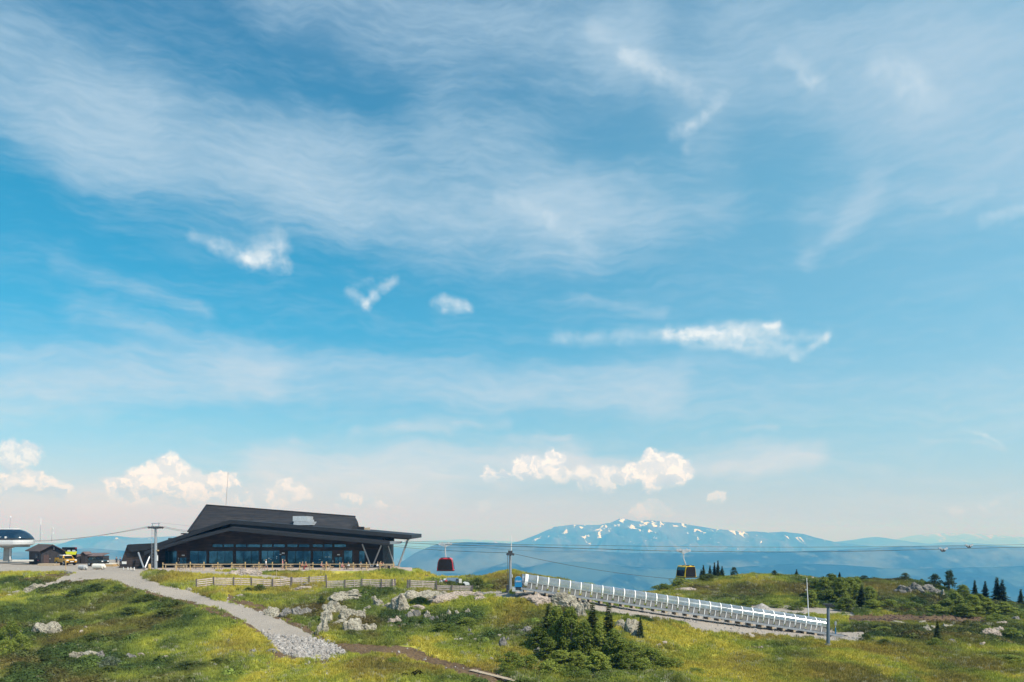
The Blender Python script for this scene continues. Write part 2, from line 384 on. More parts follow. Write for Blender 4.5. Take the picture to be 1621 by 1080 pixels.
def gz(x, y):
    """ground height at world x, y (bilinear on the built mesh)"""
    u = x/y; iu = (u-US[0])/(US[1]-US[0]); iy = np.interp(y, YS, np.arange(len(YS)))
    a = int(min(max(math.floor(iu), 0), NU-2)); b = int(min(max(math.floor(iy), 0), len(YS)-2))
    fu = iu-a; fy = iy-b
    return float((ZZ[b,a]*(1-fu)+ZZ[b,a+1]*fu)*(1-fy)+(ZZ[b+1,a]*(1-fu)+ZZ[b+1,a+1]*fu)*fy)
def at(px, py, y0=60., y1=178.):
    """first ground point seen at a photograph pixel"""
    y = y0; s = (HY-py)/F; last = None
    while y < y1:
        x = (px-CX)/F*y; d = s*y-gz(x, y)
        if d <= 0: return Vector((x, y, gz(x, y)))
        if last is None or d < last[0]: last = (d, x, y)
        y += .15
    _, x, y = last
    return Vector((x, y, gz(x, y)))

# ------------------------------------------------------------------ materials
def newmat(name):
    m = bpy.data.materials.new(name); m.use_nodes = True
    t = NT(m.node_tree); b = m.node_tree.nodes['Principled BSDF']
    return m, t, b
def mat(name, c, rough=.7, metal=0., var=.15, scale=3., bump=0., spec=None, bscale=None):
    m, t, b = newmat(name)
    geo = t.node('ShaderNodeNewGeometry').outputs['Position']
    n = t.noise(geo, scale, 4, .6)
    c = tuple(c)
    cc = t.mix(t.rng(n, .3, .7), C4(*[x*(1-var) for x in c]), C4(*[min(1, x*(1+var)) for x in c]))
    t.l.new(cc, b.inputs['Base Color'])
    b.inputs['Roughness'].default_value = rough; b.inputs['Metallic'].default_value = metal
    if spec is not None: b.inputs['Specular IOR Level'].default_value = spec
    if bump:
        bn = t.node('ShaderNodeBump'); bn.inputs['Strength'].default_value = bump; bn.inputs['Distance'].default_value = .05
        t.l.new(t.noise(geo, bscale or scale*4, 4, .6), bn.inputs['Height']); t.l.new(bn.outputs[0], b.inputs['Normal'])
    return m
M = {}
def setup_mats():
    M['steel'] = mat('galvanised_steel', (.36,.38,.41), .45, .5, .12, 4)
    M['steel_light'] = mat('light_galvanised_steel', (.55,.57,.6), .4, .4, .1, 4)
    M['darksteel'] = mat('dark_steel', (.06,.065,.075), .45, .3)
    M['grey_blue'] = mat('grey_blue_painted_steel', (.13,.17,.22), .5, .2)
    M['black'] = mat('black_paint', (.015,.016,.018), .4)
    M['rubber'] = mat('tyre_rubber', (.02,.02,.02), .9)
    M['white'] = mat('white_paint', (.72,.72,.72), .4, 0, .05)
    M['cream'] = mat('cream_tarpaulin', (.68,.65,.58), .6, 0, .1, 5, .3)
    M['greytarp'] = mat('grey_tarpaulin', (.42,.42,.42), .6, 0, .15, 5, .3)
    M['wood'] = mat('pale_weathered_timber', (.42,.33,.23), .85, 0, .25, 6, .3)
    M['yellowwood'] = mat('fresh_timber', (.50,.34,.16), .8, 0, .2, 6, .2)
    M['greywood'] = mat('silver_grey_board', (.52,.42,.385), .9, 0, .25, 3.5, .4)
    M['darkwood'] = mat('dark_grey_post', (.13,.11,.11), .9, 0, .3, 4, .4)
    M['shedwood'] = mat('brown_stained_board', (.075,.045,.04), .85, 0, .2, 3, .4)
    M['shedroof'] = mat('brown_felt_roof', (.13,.09,.085), .9, 0, .2, 2, .2)
    M['hutwood'] = mat('black_brown_board', (.030,.026,.028), .8, 0, .25, 3, .4)
    M['hutroof'] = mat('brown_shingle_roof', (.075,.055,.05), .9, 0, .3, 2, .3)
    M['red'] = mat('red_paint', (.50,.015,.03), .3, 0, .05)
    M['yellow'] = mat('yellow_paint', (.72,.46,.02), .3, 0, .05)
    M['carorange'] = mat('amber_yellow_paint', (.60,.30,.015), .3, 0, .06)
    M['lime'] = mat('lime_yellow_paint', (.72,.75,.04), .35, 0, .05)
    M['olive'] = mat('dark_olive_paint', (.022,.03,.026), .3, 0, .1)
    M['blue'] = mat('bright_blue_paint', (.012,.19,.42), .35, 0, .06)
    M['concrete'] = mat('concrete', (.33,.32,.30), .85, 0, .15, 1.5, .2)
    M['skin'] = mat('skin', (.50,.27,.18), .6)
    M['hairdark'] = mat('dark_hair', (.03,.02,.015), .7); M['hairblond'] = mat('fair_hair', (.45,.33,.18), .7)
    M['cable'] = mat('steel_rope', (.035,.035,.04), .5, .5)
    for k, c in dict(c_white=(.72,.72,.74), c_red=(.50,.03,.06), c_pink=(.55,.22,.22), c_black=(.02,.02,.025), c_blue=(.05,.10,.20),
                     c_orange=(.62,.20,.10), c_beige=(.45,.36,.26), c_grey=(.22,.22,.24), c_navy=(.02,.035,.07)).items():
        M[k] = mat(k[2:]+'_cloth', c, .9, 0, .1, 8)
    # plank facade: charred boards, browner where the weather has taken the stain
    def planks(name, c1, c2, scale, vertical=False, bumpd=.03, strength=.6):
        m, t, b = newmat(name)
        g = t.node('ShaderNodeNewGeometry').outputs['Position']
        mp = t.node('ShaderNodeMapping'); mp.inputs['Scale'].default_value = (6, .6, .6) if vertical else (.35, .35, 6.0)
        t.l.new(g, mp.inputs[0])
        n = t.noise(mp.outputs[0], 1.0, 4, .6)
        n2 = t.noise(g, .35, 4, .6)
        cc = t.mix(t.rng(n, .42, .68), C4(*c1), C4(*c2))
        cc = t.mix(t.rng(n2, .5, .75, 0, .6), cc, C4(*[x*1.7 for x in c2]))
        t.l.new(cc, b.inputs['Base Color']); b.inputs['Roughness'].default_value = .75
        s = t.node('ShaderNodeSeparateXYZ'); t.l.new(g, s.inputs[0])
        w = t.m('FRACT', t.m('MULTIPLY', s.outputs[0 if vertical else 2], scale))
        bn = t.node('ShaderNodeBump'); bn.inputs['Distance'].default_value = bumpd; bn.inputs['Strength'].default_value = strength
        t.l.new(t.m('ADD', t.rng(w, 0, .15), t.m('MULTIPLY', n, .5)), bn.inputs['Height']); t.l.new(bn.outputs[0], b.inputs['Normal'])
        return m
    M['charred'] = planks('charred_board_cladding', (.012,.010,.011), (.058,.036,.027), 5)
    M['roofboard'] = planks('dark_roof_board', (.011,.011,.014), (.030,.025,.024), 3.2)
    M['roofboard2'] = planks('weathered_roof_board', (.014,.013,.015), (.034,.028,.025), 3.2)
    M['fascia'] = mat('charcoal_fascia', (.014,.015,.019), .6, 0, .2, 1)
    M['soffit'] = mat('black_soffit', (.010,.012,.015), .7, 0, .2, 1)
    M['pierwood'] = planks('brown_plank_pier', (.045,.028,.020), (.10,.055,.035), 5)
    m, t, b = newmat('blue_tinted_glazing')
    g = t.node('ShaderNodeNewGeometry').outputs['Position']
    cc = t.mix(t.rng(t.noise(g, .55, 5, .65), .36, .64), C4(.012,.070,.12), C4(.06,.20,.28))  # noise patches painted in the colour imitate reflected hills and the interior
    t.l.new(cc, b.inputs['Base Color']); b.inputs['Roughness'].default_value = .12; b.inputs['IOR'].default_value = 1.5; b.inputs['Metallic'].default_value = .85
    M['glass'] = m
    m, t, b = newmat('dark_glass'); b.inputs['Base Color'].default_value = C4(.006,.02,.04); b.inputs['Roughness'].default_value = .07; b.inputs['IOR'].default_value = 1.9
    M['darkglass'] = m
    m, t, b = newmat('black_glass'); b.inputs['Base Color'].default_value = C4(.006,.007,.01); b.inputs['Roughness'].default_value = .15; b.inputs['IOR'].default_value = 1.4
    M['blackglass'] = m
    # clear polycarbonate: partly see-through, milky, glossy
    m, t, b = newmat('clear_polycarbonate')
    b.inputs['Base Color'].default_value = C4(.37,.41,.46); b.inputs['Metallic'].default_value = .35; b.inputs['Roughness'].default_value = .15; b.inputs['IOR'].default_value = 2.1
    tr = t.node('ShaderNodeBsdfTransparent'); tr.inputs[0].default_value = C4(.93,.96,.98)
    lw = t.node('ShaderNodeLayerWeight'); lw.inputs[0].default_value = .35
    fac = t.rng(lw.outputs['Facing'], 0, 1, .40, .88)
    g = t.node('ShaderNodeNewGeometry').outputs['Position']
    fac = t.m('ADD', fac, t.rng(t.noise(g, .8, 3, .6), .4, .7, 0, .18), clamp=True)
    mx = t.node('ShaderNodeMixShader'); t.l.new(fac, mx.inputs[0]); t.l.new(tr.outputs[0], mx.inputs[1]); t.l.new(b.outputs[0], mx.inputs[2])
    t.l.new(mx.outputs[0], m.node_tree.nodes['Material Output'].inputs[0])
    M['clear'] = m
    m2 = m.copy(); m2.name = 'milky_grey_polycarbonate'; b2 = m2.node_tree.nodes['Principled BSDF']; b2.inputs['Base Color'].default_value = C4(.30,.285,.28); b2.inputs['IOR'].default_value = 1.5; b2.inputs['Metallic'].default_value = 0  # side panels: a greyer, more opaque copy of the roof plastic
    for nd in m2.node_tree.nodes:
        if nd.type == 'MAP_RANGE' and abs(nd.inputs[3].default_value-.40) < 1e-4: nd.inputs[3].default_value = .62
    M['sidepane'] = m2
    # rock
    def rock(name, c1, c2, c3):
        m, t, b = newmat(name)
        g = t.node('ShaderNodeNewGeometry').outputs['Position']
        n = t.noise(g, 1.2, 6, .65); n2 = t.noise(g, 5, 5, .7)
        cc = t.mix(t.rng(n, .38, .62), C4(*c1), C4(*c2)); cc = t.mix(t.rng(n2, .46, .64, 0, .85), cc, C4(*c3))
        t.l.new(cc, b.inputs['Base Color']); b.inputs['Roughness'].default_value = .95; b.inputs['Specular IOR Level'].default_value = .15
        bn = t.node('ShaderNodeBump'); bn.inputs['Distance'].default_value = .15; bn.inputs['Strength'].default_value = .8
        t.l.new(t.noise(g, 3.5, 6, .7), bn.inputs['Height']); t.l.new(bn.outputs[0], b.inputs['Normal'])
        return m
    M['rock'] = rock('pale_lichen_granite', (.42,.385,.305), (.26,.235,.185), (.075,.065,.055))
    M['rockgrey'] = rock('grey_granite', (.25,.235,.215), (.165,.155,.14), (.06,.055,.052))
    M['rockpink'] = rock('pinkish_granite', (.45,.375,.32), (.33,.275,.23), (.12,.10,.085))
    M['stone'] = rock('crushed_stone', (.44,.41,.385), (.29,.265,.245), (.13,.12,.11))
    # leaves
    def leaf(name, c1, c2, bright=1.):
        m, t, b = newmat(name)
        oi = t.node('ShaderNodeObjectInfo').outputs['Random']; g = t.node('ShaderNodeNewGeometry').outputs['Position']
        n = t.noise(g, 1.3, 3, .6); n2 = t.noise(g, 9, 2, .5)
        f = t.m('ADD', t.m('MULTIPLY', oi, .3), t.m('ADD', t.m('MULTIPLY', n, .5), t.m('MULTIPLY', n2, .35)))
        cc = t.mix(t.rng(f, .3, .85), C4(*c1), C4(*c2))
        t.l.new(cc, b.inputs['Base Color']); b.inputs['Roughness'].default_value = .8; b.inputs['Specular IOR Level'].default_value = .12
        trn = t.node('ShaderNodeBsdfTranslucent'); t.l.new(cc, trn.inputs[0])
        mx = t.node('ShaderNodeMixShader'); mx.inputs[0].default_value = .40
        t.l.new(b.outputs[0], mx.inputs[1]); t.l.new(trn.outputs[0], mx.inputs[2])
        t.l.new(mx.outputs[0], m.node_tree.nodes['Material Output'].inputs[0])
        return m
    M['birch'] = leaf('birch_leaves', (.115,.155,.03), (.31,.355,.07))
    M['willow'] = leaf('willow_leaves', (.15,.18,.11), (.30,.33,.22))
    M['spruce'] = leaf('spruce_needles', (.038,.062,.028), (.11,.14,.045))
    M['youngspruce'] = leaf('young_spruce_needles', (.06,.088,.032), (.17,.20,.06))
    M['shrub'] = leaf('juniper_scrub', (.055,.080,.024), (.15,.18,.045))
    M['bark'] = mat('bark', (.10,.08,.065), .95, 0, .4, 9)
    M['birchbark'] = mat('birch_bark', (.30,.27,.24), .9, 0, .5, 7)
    # instanced ground cover takes its colour from the plant's own place in the meadow
    def cover(name, k):
        m, t, b = newmat(name)
        a = t.node('ShaderNodeAttribute', attribute_type='INSTANCER', attribute_name='tint')
        g = t.node('ShaderNodeNewGeometry').outputs['Position']
        cc = t.mix(1., a.outputs['Color'], t.mix(t.noise(g, 6, 2, .5), C4(.6*k,.6*k,.6*k), C4(1.6*k,1.55*k,1.3*k)), 'MULTIPLY')
        t.l.new(cc, b.inputs['Base Color']); b.inputs['Roughness'].default_value = .85; b.inputs['Specular IOR Level'].default_value = .1
        trn = t.node('ShaderNodeBsdfTranslucent'); t.l.new(cc, trn.inputs[0])
        mx = t.node('ShaderNodeMixShader'); mx.inputs[0].default_value = .28
        t.l.new(b.outputs[0], mx.inputs[1]); t.l.new(trn.outputs[0], mx.inputs[2])
        t.l.new(mx.outputs[0], m.node_tree.nodes['Material Output'].inputs[0])
        return m
    M['cover'] = cover('meadow_grass', 1.05); M['heath'] = cover('low_heath', .95)
setup_mats()

# ------------------------------------------------------------------ mesh helpers
class MB:
    def __init__(s): s.v = []; s.f = []
    def add(s, vs, fs):
        o = len(s.v); s.v += [tuple(p) for p in vs]; s.f += [tuple(i+o for i in q) for q in fs]; return s
    def box(s, lo, hi):
        x0,y0,z0 = lo; x1,y1,z1 = hi
        return s.hexa([(x0,y0,z0),(x1,y0,z0),(x1,y1,z0),(x0,y1,z0),(x0,y0,z1),(x1,y0,z1),(x1,y1,z1),(x0,y1,z1)])
    def hexa(s, p): return s.add(p, [(0,3,2,1),(4,5,6,7),(0,1,5,4),(1,2,6,5),(2,3,7,6),(3,0,4,7)])
    def beam(s, a, b, w, h=None, up=(0,0,1)):
        a = Vector(a); b = Vector(b); h = h or w; d = (b-a).normalized(); u = Vector(up)
        if abs(d.dot(u)) > .98: u = Vector((0,1,0))
        r = d.cross(u).normalized(); u = r.cross(d).normalized(); r *= w/2; u *= h/2
        return s.hexa([a-r-u, a+r-u, b+r-u, b-r-u, a-r+u, a+r+u, b+r+u, b-r+u])
    def tube(s, a, b, r0, r1=None, n=8, cap=True):
        a = Vector(a); b = Vector(b); r1 = r0 if r1 is None else r1; d = (b-a).normalized()
        u = Vector((0,0,1)) if abs(d.z) < .95 else Vector((1,0,0))
        e1 = d.cross(u).normalized(); e2 = e1.cross(d)
        vs = []; 
        for p, r in ((a,r0),(b,r1)):
            for k in range(n):
                t = 2*math.pi*k/n; vs.append(p+e1*math.cos(t)*r+e2*math.sin(t)*r)
        fs = [(k,(k+1)%n,n+(k+1)%n,n+k) for k in range(n)]
        if cap: fs += [tuple(range(n-1,-1,-1)), tuple(range(n,2*n))]
        return s.add(vs, fs)
    def path(s, pts, r, n=6):
        for a, b in zip(pts[:-1], pts[1:]): s.tube(a, b, r, r, n, False)
        return s
    def prism(s, poly, off):
        """closed polygon (3-D points) thickened by vector off"""
        n = len(poly); off = Vector(off); a = [Vector(p) for p in poly]; b = [p+off for p in a]
        return s.add(a+b, [tuple(range(n))[::-1], tuple(range(n,2*n))]+[(k,(k+1)%n,n+(k+1)%n,n+k) for k in range(n)])
    def loft(s, rings, cap=True, closed=True):
        n = len(rings[0]); o = [p for r in rings for p in r]; fs = []
        for j in range(len(rings)-1):
            for k in range(n if closed else n-1): fs.append((j*n+k, j*n+(k+1)%n, (j+1)*n+(k+1)%n, (j+1)*n+k))
        if cap: fs += [tuple(range(n-1,-1,-1)), tuple((len(rings)-1)*n+k for k in range(n))]
        return s.add(o, fs)
    def build(s, name, m, parent=None, smooth=False):
        me = bpy.data.meshes.new(name); o3 = Vector((0,0,0))
        if parent is not None: o3 = parent.matrix_world.translation if False else wloc(parent)
        me.from_pydata([(p[0]-o3.x, p[1]-o3.y, p[2]-o3.z) for p in s.v], [], s.f)
        bm = bmesh.new(); bm.from_mesh(me); bmesh.ops.recalc_face_normals(bm, faces=bm.faces); bm.to_mesh(me); bm.free()
        if m is not None: me.materials.append(m)
        if smooth: me.polygons.foreach_set('use_smooth', [True]*len(me.polygons))
        o = bpy.data.objects.new(name, me); col.objects.link(o)
        if parent is not None: o.parent = parent
        return o
def wloc(o):
    v = Vector((0,0,0))
    while o is not None: v += o.location; o = o.parent
    return v
def tag(o, label=None, cat=None, group=None, kind=None):
    if label: o['label'] = label
    if cat: o['category'] = cat
    if group: o['group'] = group
    if kind: o['kind'] = kind
    return o
def thing(name, loc, label, cat, group=None):
    o = bpy.data.objects.new(name, None); col.objects.link(o); o.location = loc; o.empty_display_size = .5
    return tag(o, label, cat, group)
def copy_tree(o, parent=None):
    c = o.copy(); col.objects.link(c)
    if parent is not None: c.parent = parent
    for ch in o.children: copy_tree(ch, c)
    return c
def grid_mesh(name, X, Y, Z, m, attrs=None, smooth=True):
    nr, nc = X.shape; co = np.stack([X, Y, Z], -1).reshape(-1, 3).astype(np.float32)
    i = np.arange(nr*nc).reshape(nr, nc)
    q = np.stack([i[:-1,:-1], i[:-1,1:], i[1:,1:], i[1:,:-1]], -1).reshape(-1, 4)
    me = bpy.data.meshes.new(name); me.vertices.add(len(co)); me.vertices.foreach_set('co', co.ravel())
    me.loops.add(q.size); me.loops.foreach_set('vertex_index', q.ravel().astype(np.int32))
    me.polygons.add(len(q)); me.polygons.foreach_set('loop_start', np.arange(0, q.size, 4, dtype=np.int32))
    me.polygons.foreach_set('use_smooth', np.full(len(q), smooth))
    me.update(calc_edges=True); me.validate()
    for k, v in (attrs or {}).items():
        if v.ndim == 3:
            a = me.attributes.new(k, 'FLOAT_COLOR', 'POINT'); a.data.foreach_set('color', np.concatenate([v.reshape(-1, 3), np.ones((len(co), 1))], 1).ravel().astype(np.float32))
        else:
            a = me.attributes.new(k, 'FLOAT', 'POINT'); a.data.foreach_set('value', v.ravel().astype(np.float32))
    me.materials.append(m)
    o = bpy.data.objects.new(name, me); col.objects.link(o); return o

# ------------------------------------------------------------------ ground
def ground_mat():
    m, t, b = newmat('meadow_ground')
    at_ = lambda n: t.node('ShaderNodeAttribute', attribute_name=n)
    g = t.node('ShaderNodeNewGeometry').outputs['Position']
    vc = at_('veg').outputs['Color']; gr = at_('gravel').outputs['Fac']; di = at_('dirt').outputs['Fac']
    n1 = t.noise(g, .9, 5, .65); n2 = t.noise(g, 4.5, 4, .65); n3 = t.noise(g, 14, 3, .6)
    vc = t.mix(1., vc, t.ramp(n2, [(.25,(.45,.47,.5)),(.5,(1,1,1)),(.75,(1.5,1.4,1.15))]), 'MULTIPLY')
    dc = t.mix(t.rng(n2, .35, .65), C4(.17,.115,.062), C4(.075,.050,.034))
    dc = t.mix(t.rng(n1, .45, .7, 0, .5), dc, C4(.15,.10,.06))
    gc = t.mix(t.rng(n3, .35, .65), C4(.23,.20,.17), C4(.42,.37,.32))
    gc = t.mix(t.rng(n1, .4, .7, 0, .6), gc, C4(.36,.31,.26)); gc = t.mix(t.rng(t.noise(g, .22, 3, .6), .45, .65, 0, .45), gc, C4(.28,.25,.22))
    c = t.mix(t.rng(t.m('ADD', di, t.m('MULTIPLY', t.m('SUBTRACT', n2, .5), .9)), .35, .6), vc, dc)
    c = t.mix(t.rng(t.m('ADD', gr, t.m('MULTIPLY', t.m('SUBTRACT', n2, .5), 1.15)), .4, .6), c, gc)
    t.l.new(c, b.inputs['Base Color']); b.inputs['Roughness'].default_value = .95; b.inputs['Specular IOR Level'].default_value = .1
    bn = t.node('ShaderNodeBump'); bn.inputs['Distance'].default_value = .12; bn.inputs['Strength'].default_value = .7
    t.l.new(t.m('ADD', n2, t.m('MULTIPLY', n3, .5)), bn.inputs['Height']); t.l.new(bn.outputs[0], b.inputs['Normal'])
    return m
PXg, PYg, GRg, DIg = masks(XX, YY, ZZ)
VEG = vegcol(PXg, PYg, XX, YY)
farf = sstep(190, 260, YY)[..., None]; VEG = VEG*(1-farf)+np.array([.03,.05,.02])*farf
ground = grid_mesh('ground', XX, YY, ZZ, ground_mat(), dict(veg=VEG, gravel=GRg, dirt=DIg)); tag(ground, kind='structure')

# ------------------------------------------------------------------ far hills and mountains
def hill_mat(name, c1, c2, snow=0., zlo=0, zhi=1, sscale=1., cscale=1., thr=.60):
    m, t, b = newmat(name)
    g = t.node('ShaderNodeNewGeometry').outputs['Position']
    n = t.noise(g, .0011*cscale, 7, .62); cc = t.mix(t.rng(n, .42, .60), C4(*c1), C4(*c2))
    n2 = t.noise(g, .006*cscale, 4, .6); cc = t.mix(t.rng(n2, .55, .7, 0, .5), cc, C4(*[x*1.6 for x in c2]))
    if snow:
        s = t.node('ShaderNodeSeparateXYZ'); t.l.new(g, s.inputs[0])
        hgt = t.rng(s.outputs[2], zlo, zhi)
        mp = t.node('ShaderNodeMapping'); mp.inputs['Scale'].default_value = (1., .30, .95); mp.inputs['Rotation'].default_value = (0, R(25), 0)
        t.l.new(g, mp.inputs[0])
        sn = t.noise(mp.outputs[0], .0022*sscale, 6, .60, .5)
        k = t.m('ADD', sn, t.m('MULTIPLY', t.m('SUBTRACT', hgt, 1.), .17))
        cc = t.mix(t.rng(k, thr-.004, thr+.022, 0, snow), cc, C4(.74,.78,.82))
    t.l.new(cc, b.inputs['Base Color']); b.inputs['Roughness'].default_value = 1.; b.inputs['Specular IOR Level'].default_value = 0.
    return m
def ridge(name, Y, crest, depth, base, m, amp, wl, rough=.0006, seed=0, rows=60, step=3.0, ext=(-650, 2300)):
    pxs = np.arange(ext[0], ext[1], step)
    c = np.array(crest, float)
    py = np.interp(pxs, c[:,0], c[:,1])
    k = np.array([1,2,3,2,1])/9.; pyp = np.pad(py, 2, 'edge'); py = np.convolve(pyp, k, 'valid')
    X0 = (pxs-CX)/F*Y; z0 = (HY-py)/F*Y + fbm(X0/(wl*.25), X0*0+seed, 4, seed)*Y*rough
    s = np.concatenate([[-.12,-.05], np.linspace(0, 1, rows)**1.15])
    S, Xc = np.meshgrid(s, X0, indexing='ij'); Zc = np.broadcast_to(z0, S.shape)
    Yr = Y - S*depth
    X = Xc*Yr/Y
    f = np.where(S < 0, 0, S)
    Z = Zc + (base-Zc)*(f**.85) + np.where(S < 0, S*depth*1.2, 0)
    rn = 1-np.abs(fbm(X/wl, Yr/wl*.7+seed*3, 5, seed+3))*3.2
    rn = rn + fbm(X/(wl*.3), Yr/(wl*.3), 4, seed+11)*.6
    Z = Z + (rn-.6)*amp*np.clip(f*5, 0, 1)*np.where(f > 0, 1, 0) - np.clip(f*5, 0, 1)*amp*.5
    return tag(grid_mesh(name, X, Yr, Z, m), kind='structure')
forest = hill_mat('distant_forest', (.006,.020,.018), (.05,.08,.06), cscale=1.6)
forest2 = hill_mat('distant_moor', (.008,.022,.020), (.095,.115,.09), cscale=1.3)
ridge('hills', 5900, [(-650,905),(0,892),(230,888),(420,935),(560,960),(620,938),(680,918),(740,912),(820,902),(870,890),(920,889),(1000,897),(1080,902),(1180,897),(1260,892),(1330,894),(1420,901),(1520,899),(1621,896),(2300,920)],
      3000, -640, forest, 170, 1200, seed=2)
ridge('hills', 6800, [(-650,872),(0,874),(90,873),(140,868),(200,872),(240,870),(400,880),(520,900),(590,918),(634,891),(660,874),(690,862),(740,858),(800,860),(860,866),(920,871),(1000,875),(1100,876),(1250,874),(1330,870),(1420,866),(1500,863),(1560,864),(1621,866),(2300,872)],
      2600, -620, forest2, 150, 1900, seed=5)
mtn = hill_mat('snow_patched_fell', (.030,.036,.040), (.10,.095,.09), 1., -420, 200, 4.6, .8, .558)
ridge('mountain', 13000, [(-650,866),(0,866),(90,862),(125,853),(150,849.5),(180,848.5),(230,851),(260,849),(300,850),(420,856),(560,860),(640,868),(690,872),(780,866),(822,857),(850,846),(875,834),(905,830),(930,831),(952,831),(970,826),(982,819.5),(990,821),(1000,824.5),(1010,826),(1022,823),(1032,822.5),(1050,826),(1065,828),(1085,829),(1110,833),(1135,838),(1170,841),(1200,842),(1240,842),(1270,846),(1300,853),(1325,859),(1400,868),(2300,872)],
      4200, -520, mtn, 210, 1000, .0011, seed=9, rows=80, step=2.0)
ridge('mountain', 17000, [(-650,870),(1200,872),(1290,861),(1325,857.5),(1355,854),(1375,850.5),(1390,850),(1405,852),(1430,856),(1470,861),(1500,858.5),(1530,859),(1570,862),(1621,866),(2300,872)],
      3600, -300, hill_mat('fell', (.05,.055,.05), (.10,.10,.09), 1., -150, 250, 2.2, .7, .56), 60, 1800, .0003, seed=13, step=2.5)
ridge('mountain', 36000, [(-650,862),(0,860),(640,858),(700,855.5),(730,853.5),(760,855),(800,857),(900,860),(1300,862),(1380,859),(1420,853),(1445,848),(1480,844.5),(1510,845),(1540,844.5),(1570,847),(1600,849),(1621,851),(1800,857),(2300,862)],
      9000, -500, hill_mat('far_snow_range', (.06,.07,.07), (.12,.12,.11), .7, -700, 150, 1.6, .5, .50), 160, 3500, .0003, seed=17, step=3)

# ------------------------------------------------------------------ haze
hz = MB().box((-52000, -4000, -1150), (52000, 52000, 380)).build('haze', None)
hm = bpy.data.materials.new('valley_haze'); hm.use_nodes = True; ht = hm.node_tree; ht.nodes.clear()
ho = ht.nodes.new('ShaderNodeOutputMaterial'); hv = ht.nodes.new('ShaderNodeVolumePrincipled')
hv.inputs['Color'].default_value = C4(.11,.45,1.0); hv.inputs['Absorption Color'].default_value = C4(1,1,1)
hv.inputs['Density'].default_value = 1.85e-4; hv.inputs['Anisotropy'].default_value = .0
ht.links.new(hv.outputs[0], ho.inputs['Volume']); hz.data.materials.append(hm); tag(hz, kind='stuff')

# ------------------------------------------------------------------ terrace and restaurant
TZ = -6.2                                   # level of the yard and terrace
def X_(px, Y): return (px-CX)/F*Y
def Z_(py, Y): return (HY-py)/F*Y
terr = MB()
tx0, tx1 = X_(232, 133.5), X_(652, 133.5)
terr.hexa([(X_(606,146),133.31,TZ-.9),(tx1+.4,133.31,TZ-.9),(X_(653,145.5),145.5,TZ-.9),(X_(606,146),147.5,TZ-.9),(X_(606,146),133.6,TZ-.004),(tx1-.02,133.6,TZ-.004),(X_(652,145),145,TZ-.004),(X_(606,146),147,TZ-.004)])
terr.hexa([(tx0,133.3,TZ-.6),(tx1+.5,133.3,TZ-.9),(X_(608,146),158,TZ-.9),(X_(215,158),158,TZ-.6),(tx0,133.5,TZ),(tx1,133.5,TZ),(X_(606,146),158,TZ),(X_(215,158),158,TZ)])
M['terrace'] = mat('pale_gravel_terrace', (.40,.33,.28), .95, 0, .2, 2.5, .4, bscale=14)
tag(terr.build('terrace', M['terrace']), kind='structure')
M['sandedge'] = mat('sandy_fill', (.34,.28,.21), .95, 0, .25, 2.5, .4, bscale=12)

FY = 146.0                                  # plane of the glazed facade
B = thing('mountain_restaurant', (X_(420,FY), FY, TZ), 'long black timber mountain restaurant with sloping roofs and a glazed terrace front', 'building')
def bp(px, py, Y=FY): return (X_(px, Y), Y, Z_(py, Y))
def slab(pts_front, Yf, Yb, thick, drop=0., name='eave', m=None, rise=0.):
    """an eave: its front edge is a polyline of photo points at depth Yf; runs back to Yb, rising"""
    top = [Vector(bp(x, y, Yf)) for x, y in pts_front]
    mb = MB()
    for a, b in zip(top[:-1], top[1:]):
        d = Vector((0, Yb-Yf, rise)); t = Vector((0, 0, -thick))
        mb.hexa([a+t, b+t, b+d+t, a+d+t, a, b, b+d, a+d])
    return mb.build(name, m or M['fascia'], B)
# body walls: piers and bands butt round the openings, on the facade plane; a dark room behind
wall_top = lambda px: np.interp(px, [200,250,365,610,640],[877,868.5,839,860.5,862.5])
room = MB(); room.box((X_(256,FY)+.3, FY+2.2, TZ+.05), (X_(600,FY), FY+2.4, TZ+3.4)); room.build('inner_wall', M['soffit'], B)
# glazing groups: (x0, x1, top, bottom, number of panes)
GL = [(253.5,280,872,892.5,2,'w'),(284,295.5,882.5,897.5,2,'d'),(300,327,872,892.5,2,'w'),(330.5,369,872,892.5,3,'w'),(373,410,872,892.5,3,'w'),
      (413.5,443,871.5,892.5,3,'w'),(444.5,452,879,897.5,1,'d'),(455,492,872,892.5,3,'w'),(495,526,872,892.5,2,'w'),(529.5,541.5,881.5,897.5,2,'d'),(544,558,871.5,892.5,1,'w'),(568,577.5,872,892.5,1,'w')]
CL = [(336,352.5),(354,370),(373,390),(391.5,412),(414.5,431),(433,451),(454.5,471),(473,490),(495,511),(513,526),(529,548)]
bz = lambda py: Z_(py, FY)
def wallbox(x0, x1, p0, p1, name='wall', m=None, y0=FY, th=.25):
    """p0 = upper photo row, p1 = lower"""
    return MB().box((X_(x0,FY), y0, bz(p1)), (X_(x1,FY), y0+th, bz(p0))).build(name, m or M['charred'], B)
ed = sorted([(a, b, t, l) for a, b, t, l, n, k in GL]); prev = 248.
for a, b, t, l in ed:
    m_ = M['pierwood'] if a in (529.5, 544, 568) or a == 284 else M['charred']
    if a-prev > .3: wallbox(prev, a, 871, 898.2, 'pier', m_)
    if l < 897: wallbox(a, b, l, 898.2, 'plinth', M['fascia'])
    if t > 871.2: wallbox(a, b, 871, t, 'lintel', M['pierwood'] if a in (284, 529.5) else M['charred'])
    prev = b
wallbox(prev, 606, 871, 898.2, 'pier', M['soffit'], FY)
prev = 248.
wallbox(248, 336, 866.6, 871, 'wall', M['charred'])
wallbox(336, 606, 866.6, 871, 'wall', M['charred'])
